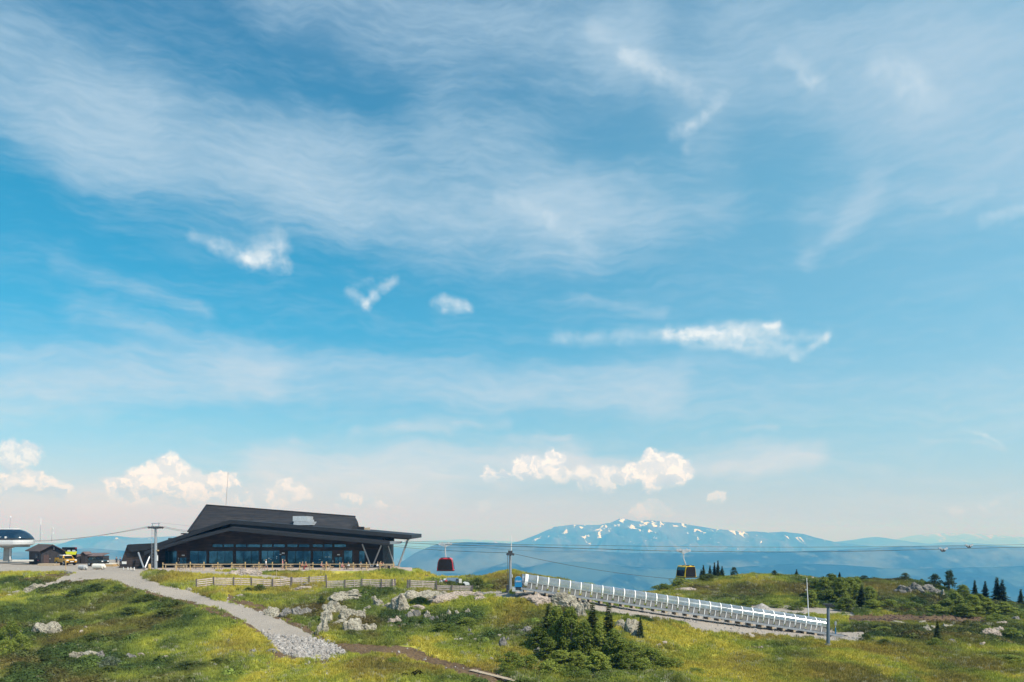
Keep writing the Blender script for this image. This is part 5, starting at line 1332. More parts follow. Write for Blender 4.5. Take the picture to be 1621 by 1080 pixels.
snowfence([(311.5,940.5,114),(339,937,115),(370,936.5,115.5),(398.5,934.5,116),(432,933,116.5),(461,930,117.5)], 1.45, 5, 'lowest grey slatted snow fence left, stepping down towards the gravel road')
snowfence([(462.5,926,120),(489.5,925,120),(517,924.5,120)], 1.15, 4, 'short upper snow fence section overlapping two longer ones, above the grey boulder')
snowfence([(517.5,935,115),(546.5,934.5,115),(573.5,935,115),(604,935.5,115),(621.5,935.5,115),(626,935.3,115.2)], 1.45, 5, 'middle grey snow fence below the grassy bank, ending at the gap')
snowfence([(645.5,935.5,113),(649.5,935.8,113),(691,936.5,113)], 1.5, 6, 'taller snow fence section right of the gap, six boards high')
snowfence([(691.6,936.8,112.9),(715,937.2,112.5),(744,937.6,112),(747.5,937.6,112)], .92, 4, 'low right hand snow fence section with a crooked post, fading out at bare rock', lean=.35)
# small camp behind the right hand fence
q = thing('shelter', (X_(716,120),120,gz(X_(716,120),120)), 'low dark roofed shelter behind the right hand snow fence with red object under it', 'shelter')
zc = Z_(919.4,120)
MB().prism([(X_(699,120),119.4,zc-.02),(X_(727,120),119.4,zc-.12),(X_(724,120),121.2,zc+.28),(X_(707,120),121.2,zc+.30)],(0,0,.1)).build('roof', M['grey_blue'], q)
for px in (700.5, 722.5): MB().box((X_(px,120)-.06,119.6,zc-1.6),(X_(px,120)+.06,119.8,zc)).build('post', M['white'], q)
MB().box((X_(722.5,120),119.45,zc-.25),(X_(726,120),120.6,zc+.3)).build('box', M['darksteel'], q); MB().box((X_(727,120),119.3,zc-.3),(X_(731,120),119.9,zc+.28)).build('panel', M['cream'], q)
MB().box((X_(698,120),119.5,zc-.1),(X_(702,120),120.4,zc+.15)).build('bracket', M['darksteel'], q); MB().box((X_(702.5,120),119.5,zc+.12),(X_(707,120),120.4,zc+.3)).build('sheet', M['white'], q)
o = person(705.8,119.2,'sit','c_red','c_red','person in bright red crouching under the low shelter roof behind the fence',30,'hairblond',False, z=Z_(925.5,119.2)-.35)
o = person(698.4,119.0,'sit','c_white','c_white','person in white crouching left of the one in red behind the fence',-20,'hairblond',False, z=Z_(926,119)-.35)
wc = thing('snow_gun_cover', (X_(737.5,118),118,Z_(928.5,118)), 'small rounded white cover at the right end of the low fence', 'cover')
MB().prism([(X_(732,118)+a, 117.7, Z_(928.5,118)+b) for a, b in [(.55,0),(1.05,0),(1.12,.25),(1.0,.5),(.7,.62),(.3,.68),(.05,.60),(.35,.45)]],(0,.8,0)).build('hood', M['white'], wc)
MB().box((X_(734.8,118),117.66,Z_(928,118)),(X_(736.4,118),117.9,Z_(925.2,118))).build('opening', M['black'], wc)
# boardwalk at the bottom edge
bw_ = thing('boardwalk', at(790,1072), 'narrow weathered boardwalk running out of the picture at the bottom edge', 'boardwalk')
A_, Bq = at(745, 1063.5), at(840, 1088); A_ += UPv*.16; Bq += UPv*.16
for k in (-1, 0, 1):
    o_ = (Bq-A_).normalized().cross(UPv)*.19*k
    for i in range(4): a, b = A_.lerp(Bq, i/4+.003), A_.lerp(Bq, (i+1)/4-.003); MB().beam(a+o_, b+o_, .165, .05).build('plank', M['wood'], bw_)
for i in range(5): q_ = A_.lerp(Bq, (i+.1)/5); dd = (Bq-A_).normalized().cross(UPv)*.32; MB().beam(q_-dd-UPv*.1, q_+dd-UPv*.1, .14, .12).build('bearer', M['darkwood'], bw_)

# ------------------------------------------------------------------ rocks
from mathutils import noise as mn
def rock_verts(w, d, h, seed, sub=3, cuts=9, rough=.10):
    rnd = random.Random(seed); bm = bmesh.new(); bmesh.ops.create_icosphere(bm, subdivisions=sub, radius=1)
    planes = []
    for _ in range(cuts):
        a = rnd.uniform(0, 2*math.pi); z = rnd.uniform(-.15, .95); r = math.sqrt(max(0, 1-z*z)); planes.append((Vector((math.cos(a)*r, math.sin(a)*r, z)), rnd.uniform(.55, .85)))
    o = Vector((rnd.uniform(0, 50), rnd.uniform(0, 50), seed % 37))
    for v in bm.verts:
        p = v.co.copy()
        for n, l in planes:
            q = p.dot(n)
            if q > l: p -= n*(q-l)*.92
        p *= 1+rough*mn.noise(p*2.2+o)*1.6+rough*.8*mn.noise(p*5.5+o)+rough*.5*mn.noise(p*11+o)
        v.co = Vector((p.x*w*.62, p.y*d*.62, p.z*h*.92))
    vs = [v.co.copy() for v in bm.verts]; fs = [tuple(v.index for v in f.verts) for f in bm.faces]; bm.free(); return vs, fs
ROCKPOS = []
def rock(nm, lumps, m, label, cat='rock', group=None):
    """lumps: (px, base_py, w_px, h_px[, Y])"""
    mb = MB(); first = None
    for k, l in enumerate(lumps):
        px, py, w, h = l[:4]; p = at(px, py) if len(l) < 5 else Vector((X_(px, l[4]), l[4], gz(X_(px, l[4]), l[4])))
        s = p.y/F; W_, H_ = w*s*(1.14 if nm == 'rock_outcrop' else 1.1), h*s*(1.12 if nm == 'rock_outcrop' else 1.08)
        vs, fs = rock_verts(W_, max(W_*.7, H_*.8), H_, int(px*7+py*3)+k, 5 if w > 26 else (4 if w > 12 else 3), rough=.17 if nm != 'granite_slab' else .1)
        off = p+Vector((0, W_*.20, -H_*.02)); first = first or p
        mb.add([v+off for v in vs], fs); ROCKPOS.append((p.x, p.y+W_*.22, W_*.5))
    me = bpy.data.meshes.new(nm); me.from_pydata([tuple(Vector(v)-first) for v in mb.v], [], mb.f); me.materials.append(M[m])
    o = bpy.data.objects.new(nm, me); o.location = first; col.objects.link(o); return tag(o, label, cat, group)
G_ = 'loose boulders in the meadow'
ROCKS = [
 ('boulder',[(70,1004,34,23),(84,1003,14,14)],'rock','pale yellowish boulder with a pointed top alone on the left slope',None),
 ('boulder',[(132,1042,38,15),(114,1044,14,13)],'rock','long flat lichen covered slab low on the left slope',None),
 ('boulder',[(157,1045,15,13)],'rockgrey','grey stone tucked against the left side of the silvery willow bush',None),
 ('boulder',[(202,1043,22,9)],'rockgrey','low grey stone right of the silvery willow bush',None),
 ('boulder',[(262,1044,19,5)],'rockpink','flat pinkish stone in the grass at lower left, farthest right of its row',None),
 ('boulder',[(222,1038,12,5)],'rockpink','small pinkish stone between the low grey stone and the flat pink one',None),
 ('boulder',[(127,1003,9,6),(134,996,9,5)],'rockpink','pair of small whitish stones above the flat lichen slab',None),
 ('boulder',[(144,991,9,3)],'rock','small pale flat stone on the left slope below the mound top',None),
 ('boulder',[(52,932,18,10),(38,936,15,6),(62,929,12,6)],'rock','pale boulder with smaller ones at the gravel shoulder on the far left',None),
 ('boulder',[(24,941,16,6),(12,945,12,5)],'rock','low pale stones at the left end of the gravel shoulder',None),
 ('boulder',[(101,906,8,5),(108,908,9,4)],'rockgrey','dark stone at the foot of the thin brown stake',None),
 ('granite_slab',[(388,909,46,9),(372,909,22,6),(405,910,16,7)],'rockpink','pale pink granite slab just below the terrace edge',None),
 ('boulder',[(484,928,22,7)],'rockgrey','grey boulder in front of the overlapping snow fences',None),
 ('granite_slab',[(477,935,34,8)],'rockpink','flat pale slab below the grey boulder at the snow fence',None),
 ('granite_slab',[(380,946,26,5)],'rockpink','thin pale slab in the grass below the lowest snow fence',None),
 ('granite_slab',[(341,940.5,22,3)],'rockpink','thin pale slab at the left foot of the lowest snow fence',None),
 ('boulder',[(298,935,8,5),(303,932,5,4)],'rock','small pale stone in grass left of the lowest snow fence end',None),
 ('boulder',[(430,976,24,17),(421,972,12,9)],'rock','rounded greenish boulder right above the gravel road bend',None),
 ('rock_outcrop',[(451,975,18,11),(467,974,22,14),(482,974,18,10),(497,969,10,6)],'rockgrey','row of broken grey rocks right of the rounded greenish boulder',None),
 ('rock_outcrop',[(548,948,46,13),(532,956,34,16),(520,970,28,20),(516,985,20,20),(511,1001,18,24),(534,972,30,12),(552,982,30,16),(566,976,22,12),(556,1001,26,26),(577,1001,18,14),(588,998,12,10),(540,988,22,8)],'rock','largest pale crag left of centre with dark hollows at its foot',None),
 ('boulder',[(562,941,20,8)],'rock','white topped boulder on the upper edge of the large crag',None),
 ('boulder',[(579,942,13,6)],'rock','small white boulder just right of the white topped one',None),
 ('rock_outcrop',[(598,960,16,14),(592,952,10,8),(582,966,12,7),(576,970,10,6)],'rock','small jagged outcrop between the large crag and the triangular rock',None),
 ('rock_outcrop',[(634,966,34,26),(622,964,18,12),(640,952,30,14),(612,963,16,8)],'rock','pale triangular rock face with a shaded overhang on its left',None),
 ('rock_outcrop',[(655,950,44,14),(680,948,46,12),(700,946,30,9),(650,943,24,8)],'rock','smooth pale outcrop below the tall snow fence section',None),
 ('rock_outcrop',[(702,952,44,12),(722,946,40,9),(690,957,28,8),(740,944,34,10),(755,947,26,9),(762,950,18,7)],'rockpink','long pinkish rock shelf below the low snow fence end',None),
 ('granite_slab',[(664,966,30,8),(655,971,18,7)],'rockpink','smooth pinkish slab above the little brown trail',None),
 ('boulder',[(648,979,12,14),(658,977,13,13)],'rockgrey','two grey stones standing at the top of the little brown trail',None),
 ('boulder',[(677,980,11,13)],'rock','squarish pale stone right of the trail with a lichen cap',None),
 ('boulder',[(685,983,10,8),(692,982,8,7)],'rockgrey','pair of rounded grey stones right of the squarish pale one',None),
 ('boulder',[(618,988,14,9),(630,985,12,9),(619,992,9,4)],'rockpink','cluster of low stones left of the little brown trail',None),
 ('boulder',[(709,976,8,12)],'rock','pale upright stone in heather, left of three similar ones',None),
 ('boulder',[(724,975,9,9)],'rock','pale stone in heather, middle one below the rock shelf',None),
 ('boulder',[(741,972,10,9)],'rock','pale stone in heather, right one below the rock shelf',None),
 ('boulder',[(743.5,1003,7,9),(745,1008,8,7)],'rockgrey','two white grey stones stacked upright on the grassy slope',None),
 ('boulder',[(722,1016,9,6),(730,1016,9,6),(737,1016,7,5)],'rock','short row of white stones below the stacked pair',None),
 ('boulder',[(751,1015,8,5)],'rock','single white stone right of the short white row',None),
 ('boulder',[(797,1024,11,15),(804,1016,7,7)],'rockgrey','tall grey stone between the meadow and the birch thicket',None),
 ('boulder',[(791,1009,9,6),(784,1008,8,4),(789,1004,6,4)],'rock','white stones in low scrub above the tall grey stone',None),
 ('boulder',[(777,1046,10,6)],'rock','pale triangular stone at the bottom edge, left of the dark scrub',None),
 ('boulder',[(760,1040,10,4)],'rock','thin white stone near the brown track',None),
 ('boulder',[(769,1015,6,4)],'rock','tiny white stone in the grass between two scrub patches',None),
 ('boulder',[(822,1004,12,8),(836,1000,14,9),(828,1008,9,6)],'rockgrey','dark rubble at the left edge of the birch thicket',None),
 ('rock_outcrop',[(848,956,34,14),(838,949,22,8)],'rockpink','brownish pink rock beneath the tunnel top',None),
 ('rock_outcrop',[(888,958,34,18),(902,952,22,12),(880,950,18,8)],'rock','pale outcrop just under the tunnel behind the birch tops',None),
 ('rock_outcrop',[(918,975,18,26),(929,965,14,12),(908,962,16,12)],'rock','narrow pale rock showing between the birch crowns',None),
 ('boulder',[(1000,1004,24,24),(1006,1010,12,16)],'rock','pale triangular rock right of the birch thicket',None),
 ('boulder',[(981,994,16,15),(989,998,10,10)],'rock','pale cracked rock between the thicket and the triangular rock',None),
 ('boulder',[(851,1034,14,10),(850,1040,6,4)],'rockgrey','grey stone in scrub at the lower left of the thicket',None),
 ('boulder',[(915,1057,9,8)],'rockpink','pinkish stone in low scrub under the thicket',None),
 ('boulder',[(993,1054,7,5)],'rockgrey','small grey stone in scrub right below the thicket',None),
 ('boulder',[(1044,1023,8,6),(1053,1021,9,7)],'rockpink','two small stones where the low scrub meets the meadow',None),
 ('rock_outcrop',[(1436,943,22,14,150),(1453,942,26,16,150.5),(1475,940,26,12,151),(1484,940,14,8,151)],'rockgrey','broad grey granite face near the top of the right knoll',None),
 ('boulder',[(1493,953,9,13,149)],'rock','narrow pale rock right below the broad granite face',None),
 ('boulder',[(1531,957,10,14,148)],'rock','pale streak of rock among birches on the far right knoll',None),
 ('granite_slab',[(1268,918,30,6,166),(1283,920,14,5,165)],'rockpink','flat pinkish crest rock on top of the right knoll',None),
 ('granite_slab',[(1094,936,38,6),(1076,944,20,4)],'rockpink','long pale bare rock on the left flank of the right knoll',None),
 ('granite_slab',[(1120,930,16,3)],'rockpink','little bare rock strip above the long pale one',None),
 ('boulder',[(1574,1008,30,15),(1582,1002,18,9)],'rockpink','broad pinkish boulder patch in dark scrub at far right',None),
 ('granite_slab',[(1588,989,20,5),(1598,987,12,4)],'rockpink','thin pinkish slab above the broad pinkish boulder',None),
 ('boulder',[(1611,984,13,8)],'rockgrey','rounded pale grey boulder near the right picture edge',None),
 ('boulder',[(1468,1001,16,11),(1478,998,10,9)],'rock','greenish pale boulder among heather right of the small spruce',None),
 ('boulder',[(1419,988,20,5),(1430,989,10,4)],'rock','white stone strip below the dark earth bank',None),
 ('boulder',[(1462,988,16,5)],'rock','second white stone strip below the dark earth bank, farther right',None),
 ('boulder',[(1498,994,12,7),(1506,994,9,5)],'rock','cluster of pale stones right of the greenish boulder',None),
 ('boulder',[(1556,1023,10,7)],'rockpink','small pink stone at the meadow edge on the far right',None),
 ('boulder',[(1509,1018,12,6)],'rockgrey','low grey stone beside the heather slope, right of centre tree',None),
 ('boulder',[(400,1035,14,6),(395,1037,8,5)],'rockgrey','dark flat stones left of the rubble fan',None),
 ('boulder',[(428,1033,14,6)],'rockgrey','dark stone touching the left foot of the rubble fan',None),
 ('boulder',[(340,1056,9,6)],'rockgrey','bluish stone in the dark green hollow, lower left centre',None),
 ('boulder',[(516,1070,7,5)],'rock','small white stone near the bottom edge below the rubble fan',None),
 ('granite_slab',[(408,1066,16,4),(420,1068,8,4)],'rockpink','flat beige slab near the bottom edge below the rubble fan',None),
 ('boulder',[(489,1051,5,6),(484,1054,7,4)],'rock','white stones just below the rubble fan',None),
 ('boulder',[(1120,1006,5,5)],'rock','tiny pale stone in the slope under the tunnel middle',None),
 ('boulder',[(1206,1026,5,4)],'rock','tiny white stone on the bare red soil patch in the meadow',None),
]
for nm, lumps, m_, lab, g_ in ROCKS: rock(nm, lumps, m_, lab, 'rock', g_)
# gravel heap behind the tunnel
hpz = Vector((X_(1206,122),122,gz(X_(1206,122),122))); mb = MB(); n = 22; rings = []
for k in range(7):
    t_ = k/6; r = 2.1*(1-t_)**.8; rings.append([hpz+Vector((math.cos(2*math.pi*i/n)*r*1.15*(1+.08*math.sin(i*2.1+k)), math.sin(2*math.pi*i/n)*r, -.5+1.75*t_**.9)) for i in range(n)])
mb.loft(rings); o = mb.build('gravel_heap', M['stone'], None, True); tag(o, 'conical pale gravel heap showing over the tunnel roof', 'gravel heap')

# ------------------------------------------------------------------ trees and bushes
def spruce_mesh(h, r, seed):
    rnd = random.Random(seed); t = MB(); t.tube((0,0,-.3),(0,0,h*.97),.07*h/5,.01,6); c = MB()
    nl = 26
    for k in range(nl):
        f = k/(nl-1); z = h*(.05+.93*f); rr = r*((1-f)**.85)*(1+.15*math.sin(k*1.9))*rnd.uniform(.75,1.1)+.05
        for j in range(9 if f < .8 else 6):
            a = 2*math.pi*(j+rnd.random()*.8)/9+k; L_ = rr*rnd.uniform(.65,1.15); d = Vector((math.cos(a), math.sin(a), 0)); s = d.cross(UPv)
            b = Vector((0,0,z)); dz = -.22*L_-.05
            for q in range(3):
                q0, q1 = q/3*L_, (q+1.25)/3*L_; w0 = .17*r*(1.3-q*.3)+.07
                p0 = b+d*q0+UPv*(dz*q/3+rnd.uniform(-.03,.03)); p1 = b+d*q1+UPv*(dz*(q+1)/3+.04)
                tl = rnd.uniform(-.5,.5); s2 = (s+UPv*tl).normalized()
                c.add([p0-s2*w0, p0+s2*w0, p1+s2*w0*.5, p1-s2*w0*.5], [(0,1,2,3)])
    return t, c
def birch_mesh(h, r, seed, low=.12, n=46, leaf=.13, per=34):
    rnd = random.Random(seed); t = MB(); c = MB(); 
    stems = [(Vector((0,0,-.3)), Vector((rnd.uniform(-.1,.1)*r, rnd.uniform(-.1,.1)*r, h*.92)))]
    if r > .9: stems += [(Vector((0,0,-.2)), Vector((rnd.uniform(-.5,.5)*r, rnd.uniform(-.5,.5)*r, h*.75))) for _ in range(2)]
    for a, b in stems: t.tube(a, b, .022*h, .006*h, 6)
    o = Vector((seed*1.7, seed*.3, 0))
    for k in range(n):
        z = low+(1-low)*rnd.random()**.9; prof = math.sin(math.pi*min(1, (z*.82+.14)))**.75*(1.05-.35*z)
        a = rnd.uniform(0, 2*math.pi); rad = r*prof*math.sqrt(rnd.random())*rnd.uniform(.75,1.2)
        ctr = Vector((math.cos(a)*rad, math.sin(a)*rad, z*h)); 
        st = Vector((0,0,max(0, z*h-rad*.8))); 
        if k % 3 == 0: t.tube(st, ctr, .012*h*.5, .004*h, 4, False)
        cr = r*rnd.uniform(.16,.34); flat = rnd.uniform(.5,.8)
        for _ in range(per):
            v = Vector((rnd.gauss(0,1), rnd.gauss(0,1), rnd.gauss(0,1)*flat)).normalized()*cr*rnd.random()**.4; p = ctr+v
            nrm = (v.normalized()*.7+Vector((rnd.uniform(-1,1), rnd.uniform(-1,1), rnd.uniform(-.3,1)))*.8).normalized(); e1 = nrm.cross(Vector((.3,.2,1))).normalized(); e2 = nrm.cross(e1); s_ = leaf*rnd.uniform(.6,1.25)
            c.add([p-e1*s_*.5, p-e2*s_*.42, p+e1*s_*.5, p+e2*s_*.42], [(0,1,2,3)])
    return t, c
_tp = {}
def tree(kind, px, py, hpx, wpx, label, Y=None, group=None, cat=None, mat_=None):
    p = at(px, py) if Y is None else Vector((X_(px, Y), Y, gz(X_(px, Y), Y)))
    if Y is not None: hpx = max(hpx, (HY+ -p.z/p.y*F)-(py-hpx))      # the foot may stand behind a crest: keep the top where it is
    s = p.y/F; H_, W_ = hpx*s, wpx*s
    nm = {'s':'spruce_tree','b':'birch_tree','u':'birch_bush','w':'willow_bush','j':'juniper_bush','p':'pine_tree'}[kind]
    var = random.randrange(4)
    key = (kind, var)
    if key not in _tp:
        if kind == 's': a, b = spruce_mesh(4.0, 1.05, var+3)
        elif kind == 'b': a, b = birch_mesh(4.0, 1.25, var+11, .06, 110, .17, 54)
        elif kind == 'p': a, b = birch_mesh(3.0, 1.1, var+51, .15, 64, .14, 34)
        else: a, b = birch_mesh(1.2, 1.0, var+31, .08, 52, .11, 34)
        _tp[key] = (a, b, {})
    a, b, cache = _tp[key]
    if kind == 's': W_ *= 1.25
    if kind in 'bu': W_ *= 1.2
    if kind == 'b' and px > 1200: H_ *= 1.12
    bh, bw = {'s':(4.0,2.1),'b':(4.1,2.5),'p':(3.1,2.2)}.get(kind, (1.3,2.0))
    lm = mat_ or {'s':'spruce','b':'birch','u':'birch','w':'willow','j':'shrub','p':'spruce'}[kind]
    if kind == 's' and px < 1030: lm = 'youngspruce'
    r_ = thing(nm, p, label, cat or ('bush' if kind in 'uwj' else 'tree'), group)
    for part_, mb, mm in (('trunk' if kind in 'sbp' else 'stem', a, 'bark' if kind in 'sjp' else 'birchbark'), ('crown', b, lm)):
        if (part_, mm) not in cache:
            me = bpy.data.meshes.new(part_); me.from_pydata(mb.v, [], mb.f); me.materials.append(M[mm]); cache[(part_, mm)] = me
        o = bpy.data.objects.new(part_, cache[(part_, mm)]); col.objects.link(o); o.parent = r_
    r_.scale = (W_/bw, W_/bw*.95, H_/bh); r_.rotation_euler.z = random.uniform(0, 6.28)
    return r_
KC, KR = 'birches of the thicket below the tunnel', 'birches on the right knoll'
TREES = [
 # the thicket below the tunnel
 ('s',868,1022,66,32,'dark slender spruce at the upper left of the thicket'),('b',851,1026,34,30,'low birch at the far left foot of the thicket'),
 ('b',882,1035,74,36,'tall bright birch second from the left in the thicket'),('b',903,1040,76,36,'tall bright birch in the left middle of the thicket'),
 ('s',938,1036,82,38,'tallest dark spruce, in the middle of the thicket with a thin top'),('b',925,1046,62,34,'yellow green birch low in front of the tallest spruce'),
 ('b',950,1045,60,34,'birch immediately right of the tallest spruce'),('s',964,1040,82,38,'second dark spruce, right of the middle of the thicket'),
 ('b',972,1056,58,36,'bushy bright birch at the lower right of the thicket'),('b',985,1060,44,30,'lowest right birch of the thicket'),('b',866,1044,34,34,'dense low birch at the lower left of the thicket'),
 ('b',913,1062,30,44,'wide low birch in front of the thicket middle'),('b',888,1056,26,40,'wide low birch in front of the thicket left half'),('b',946,1066,34,36,'low birch at the front edge of the thicket'),
 ('s',1014,1012,36,15,'lone dark narrow spruce right of the pale triangular rock'),('u',993,985,14,10,'small spindly shrub above the triangular rock'),
 ('u',1000,1042,26,46,'broad dark bush right of the thicket, below the triangular rock'),('u',1030,1050,24,44,'broad dark bush farther right, at the edge of the meadow'),('u',1052,1056,16,34,'last low bush of the scrub at the meadow edge'),
 ('u',1018,1062,20,40,'low bush at the bottom of the scrub, left one'),('u',835,1060,22,46,'dark low bush left below the thicket'),('u',868,1066,20,46,'dark low bush straight below the thicket left half'),('u',810,1052,20,40,'dark low bush left of the grey stone'),
 ('u',800,1064,14,30,'low bush nearest the boardwalk end'),('u',912,1072,16,44,'low leafy bush at the very foot of the thicket'),
 # left and middle bushes
 ('w',173,1059,20,40,'silvery grey willow bush on the lower left slope'),('j',172,1064,9,36,'dark low shrub right under the silvery willow'),
 ('j',411,938,13,26,'dark round bush in front of the lowest snow fence, larger one'),('j',393,938,8,16,'dark bush in front of the lowest snow fence, middle one'),('j',376,937,5,10,'smallest dark bush in front of the lowest snow fence'),
 ('j',757,929,14,28,'dark round bush right of the white cover by the low fence'),('u',775,933,8,20,'light green bush right of the dark round bush by the white cover'),
 ('u',665,957,12,30,'low bush in the cleft between the two pale outcrops'),('u',678,975,12,22,'dark bush between the squarish stone and the smooth slab'),('j',509,958,14,16,'dark bush at the upper left of the large crag'),
 ('u',18,1018,34,34,'yellow green birch scrub at the left picture edge, upper one'),('u',34,1030,26,30,'yellow green birch scrub at the left edge, lower one'),('u',8,1038,26,34,'leafy scrub at the very left edge'),
 ('u',187,940,14,28,'bright yellow green bush below the gravel mound top'),('j',150,938,14,36,'dark heath bush on the mound top left of the bright one'),('j',120,945,12,40,'dark low bush on the left shoulder of the mound'),
 ('j',232,955,14,46,'dark low bush on the mound right of the bright one'),('j',275,962,12,42,'dark low bush near the road edge on the mound'),('j',205,975,14,52,'wide dark low bush in the middle of the left slope'),
 ('j',262,975,12,46,'dark low bush right of the middle of the left slope'),('j',105,985,12,40,'grey green low bush left of the middle of the left slope'),('j',145,1012,10,40,'low bush below the small white stones on the left slope'),
 ('j',70,1052,14,50,'wide dark bush at the lower left of the slope'),('j',30,1062,14,46,'wide dark bush near the lower left corner'),
 ('j',300,1056,10,60,'dark low shrubs in the hollow left of the rubble fan'),('j',345,1050,8,40,'dark shrub in the hollow nearest the rubble fan'),
 ('u',622,1050,9,28,'dark green tuft bush below the brown track'),('u',700,1000,12,44,'low green bush on the slope right of the trail'),('u',740,990,12,40,'low green bush below the pale stones in heather'),
 # crest of the right knoll
 ('s',1048,936,12,10,'first small spruce left of the conifer row, low on the crest',162),('s',1110,918,17,10,'short spruce at the left of the crest conifer row',166),('s',1113.5,921,24,11,'tallest left spruce of the crest conifer row',164),
 ('s',1124,919,22,10,'second spruce of the crest conifer row, right of the tallest left one',166),('s',1131,918,26,10,'third spruce in the crest row, pointed and dark',166),('s',1136.5,918,27,11,'highest spruce of the crest row, right of centre',165),
 ('s',1143,918,18,10,'lower spruce at the right end of the crest row',165),('j',1120,922,10,40,'dark bushes at the foot of the crest conifer row',163),
 ('p',1162,916,16,15,'small pine right of the crest conifer row',166),('u',1076,934,14,30,'birch bush at the left foot of the knoll crest',160),('u',1050,942,12,34,'birch bush on the far left flank of the knoll',158),('p',1080,928,14,12,'little pine on the left flank of the crest',163),
 ('p',1226,914,11,14,'small pine on the knoll top, left of the pinkish crest rock',168),('s',1261,914,13,9,'small spruce just behind the pinkish crest rock',168),('s',1329,922,14,8,'small lone spruce on the crest above the birch slope',165),('p',1312,923,13,14,'rounded pine on the crest above the birch slope',165),
 ('p',1368,922,9,20,'wide low bush like pine on the crest, right of the lone spruce',163),('s',1329,917,9,5,'tiny spruce tip right of the rounded pine',168),
 # birch slope
 ('b',1292,946,26,24,'birch at the left end of the knoll slope wood'),('b',1305,952,34,26,'birch behind the tall white pole on the knoll slope'),('b',1318,948,34,26,'birch above the T head pylon, left one'),('b',1330,956,36,28,'birch above the T head pylon, middle one'),
 ('b',1345,955,36,28,'birch above the T head pylon, right one'),('s',1364,962,34,20,'dark spruce in the middle of the knoll slope wood'),('b',1356,948,28,26,'birch behind the dark middle spruce'),('b',1376,958,26,26,'birch right of the dark middle spruce'),
 ('b',1283,962,24,24,'low birch left of the tall white pole'),('u',1262,966,14,30,'birch bush behind the gravel heap, right one'),('u',1230,962,12,32,'birch bush behind the gravel heap, left one'),('u',1190,958,10,32,'green bush above the tunnel middle right'),
 ('b',1340,968,20,30,'low birch at the foot of the slope wood, left one'),('b',1380,968,16,30,'low birch at the foot of the slope wood, right one'),('u',1410,963,14,32,'bush below the broad granite face, left one'),('u',1445,966,12,40,'bush below the broad granite face, middle one'),('u',1482,970,12,36,'bush below the broad granite face, right one'),
 ('p',1433,921,11,18,'dark bushy pine on the crest left of the granite face',160),('p',1459,927,7,8,'tiny pine on the crest above the granite face',160),('p',1480,940,22,24,'round pine at the right end of the granite face',156),('p',1503,950,34,26,'large rounded dark pine on the right crest',155),
 ('b',1524,958,28,26,'birch right of the large rounded pine'),('s',1543,952,30,13,'left slim spruce of the right edge row',157),('s',1559.5,955,31,14,'middle slim spruce of the right edge row',156),('s',1578,962,42,21,'tallest dark spruce near the right picture edge',154),
 ('s',1586.5,962,38,19,'second tall dark spruce, touching the tallest on its right',153),('s',1616,972,28,15,'lone spruce at the right picture edge',152),('b',1512,965,24,28,'birch below the large rounded pine'),('b',1540,972,26,30,'birch under the left slim spruce'),
 ('b',1562,974,24,28,'birch under the middle slim spruce'),('b',1498,972,20,26,'low birch left of the pale rock streak'),('b',1590,976,20,30,'low birch under the tallest dark spruces'),('b',1526,976,18,30,'low birch below the pale rock streak'),('u',1612,982,14,30,'bush at the right edge under the lone spruce'),
 ('b',1550,965,22,24,'slender birch between the two slim spruces'),('u',1575,984,12,34,'bush above the thin pinkish slab'),
 # right foreground
 ('j',1371,1017,14,24,'dark round bush at the right end of the gravel bank'),('j',1400,1021,10,24,'flatter bush right of the dark round one'),('s',1484,1016,32,14,'small spruce alone in the heather slope on the right'),('u',1482,1024,14,24,'green bush at the foot of the small lone spruce'),
 ('u',1560,1000,10,30,'bush left of the broad pinkish boulder'),('u',1600,1008,14,36,'dark scrub right of the broad pinkish boulder'),('u',1398,1000,8,30,'low scrub on the heather slope, left'),('u',1068,1058,16,30,'dark bush in the meadow left of centre right'),
 ('u',1100,1066,8,40,'flat dark shrub in the meadow below the tunnel'),('u',1600,1045,8,40,'flat dark shrub near the right picture edge'),
]
for e in TREES:
    k_, px, py, h_, w_, lab = e[:6]; tree(k_, px, py, h_, w_, lab, e[6] if len(e) > 6 else None)
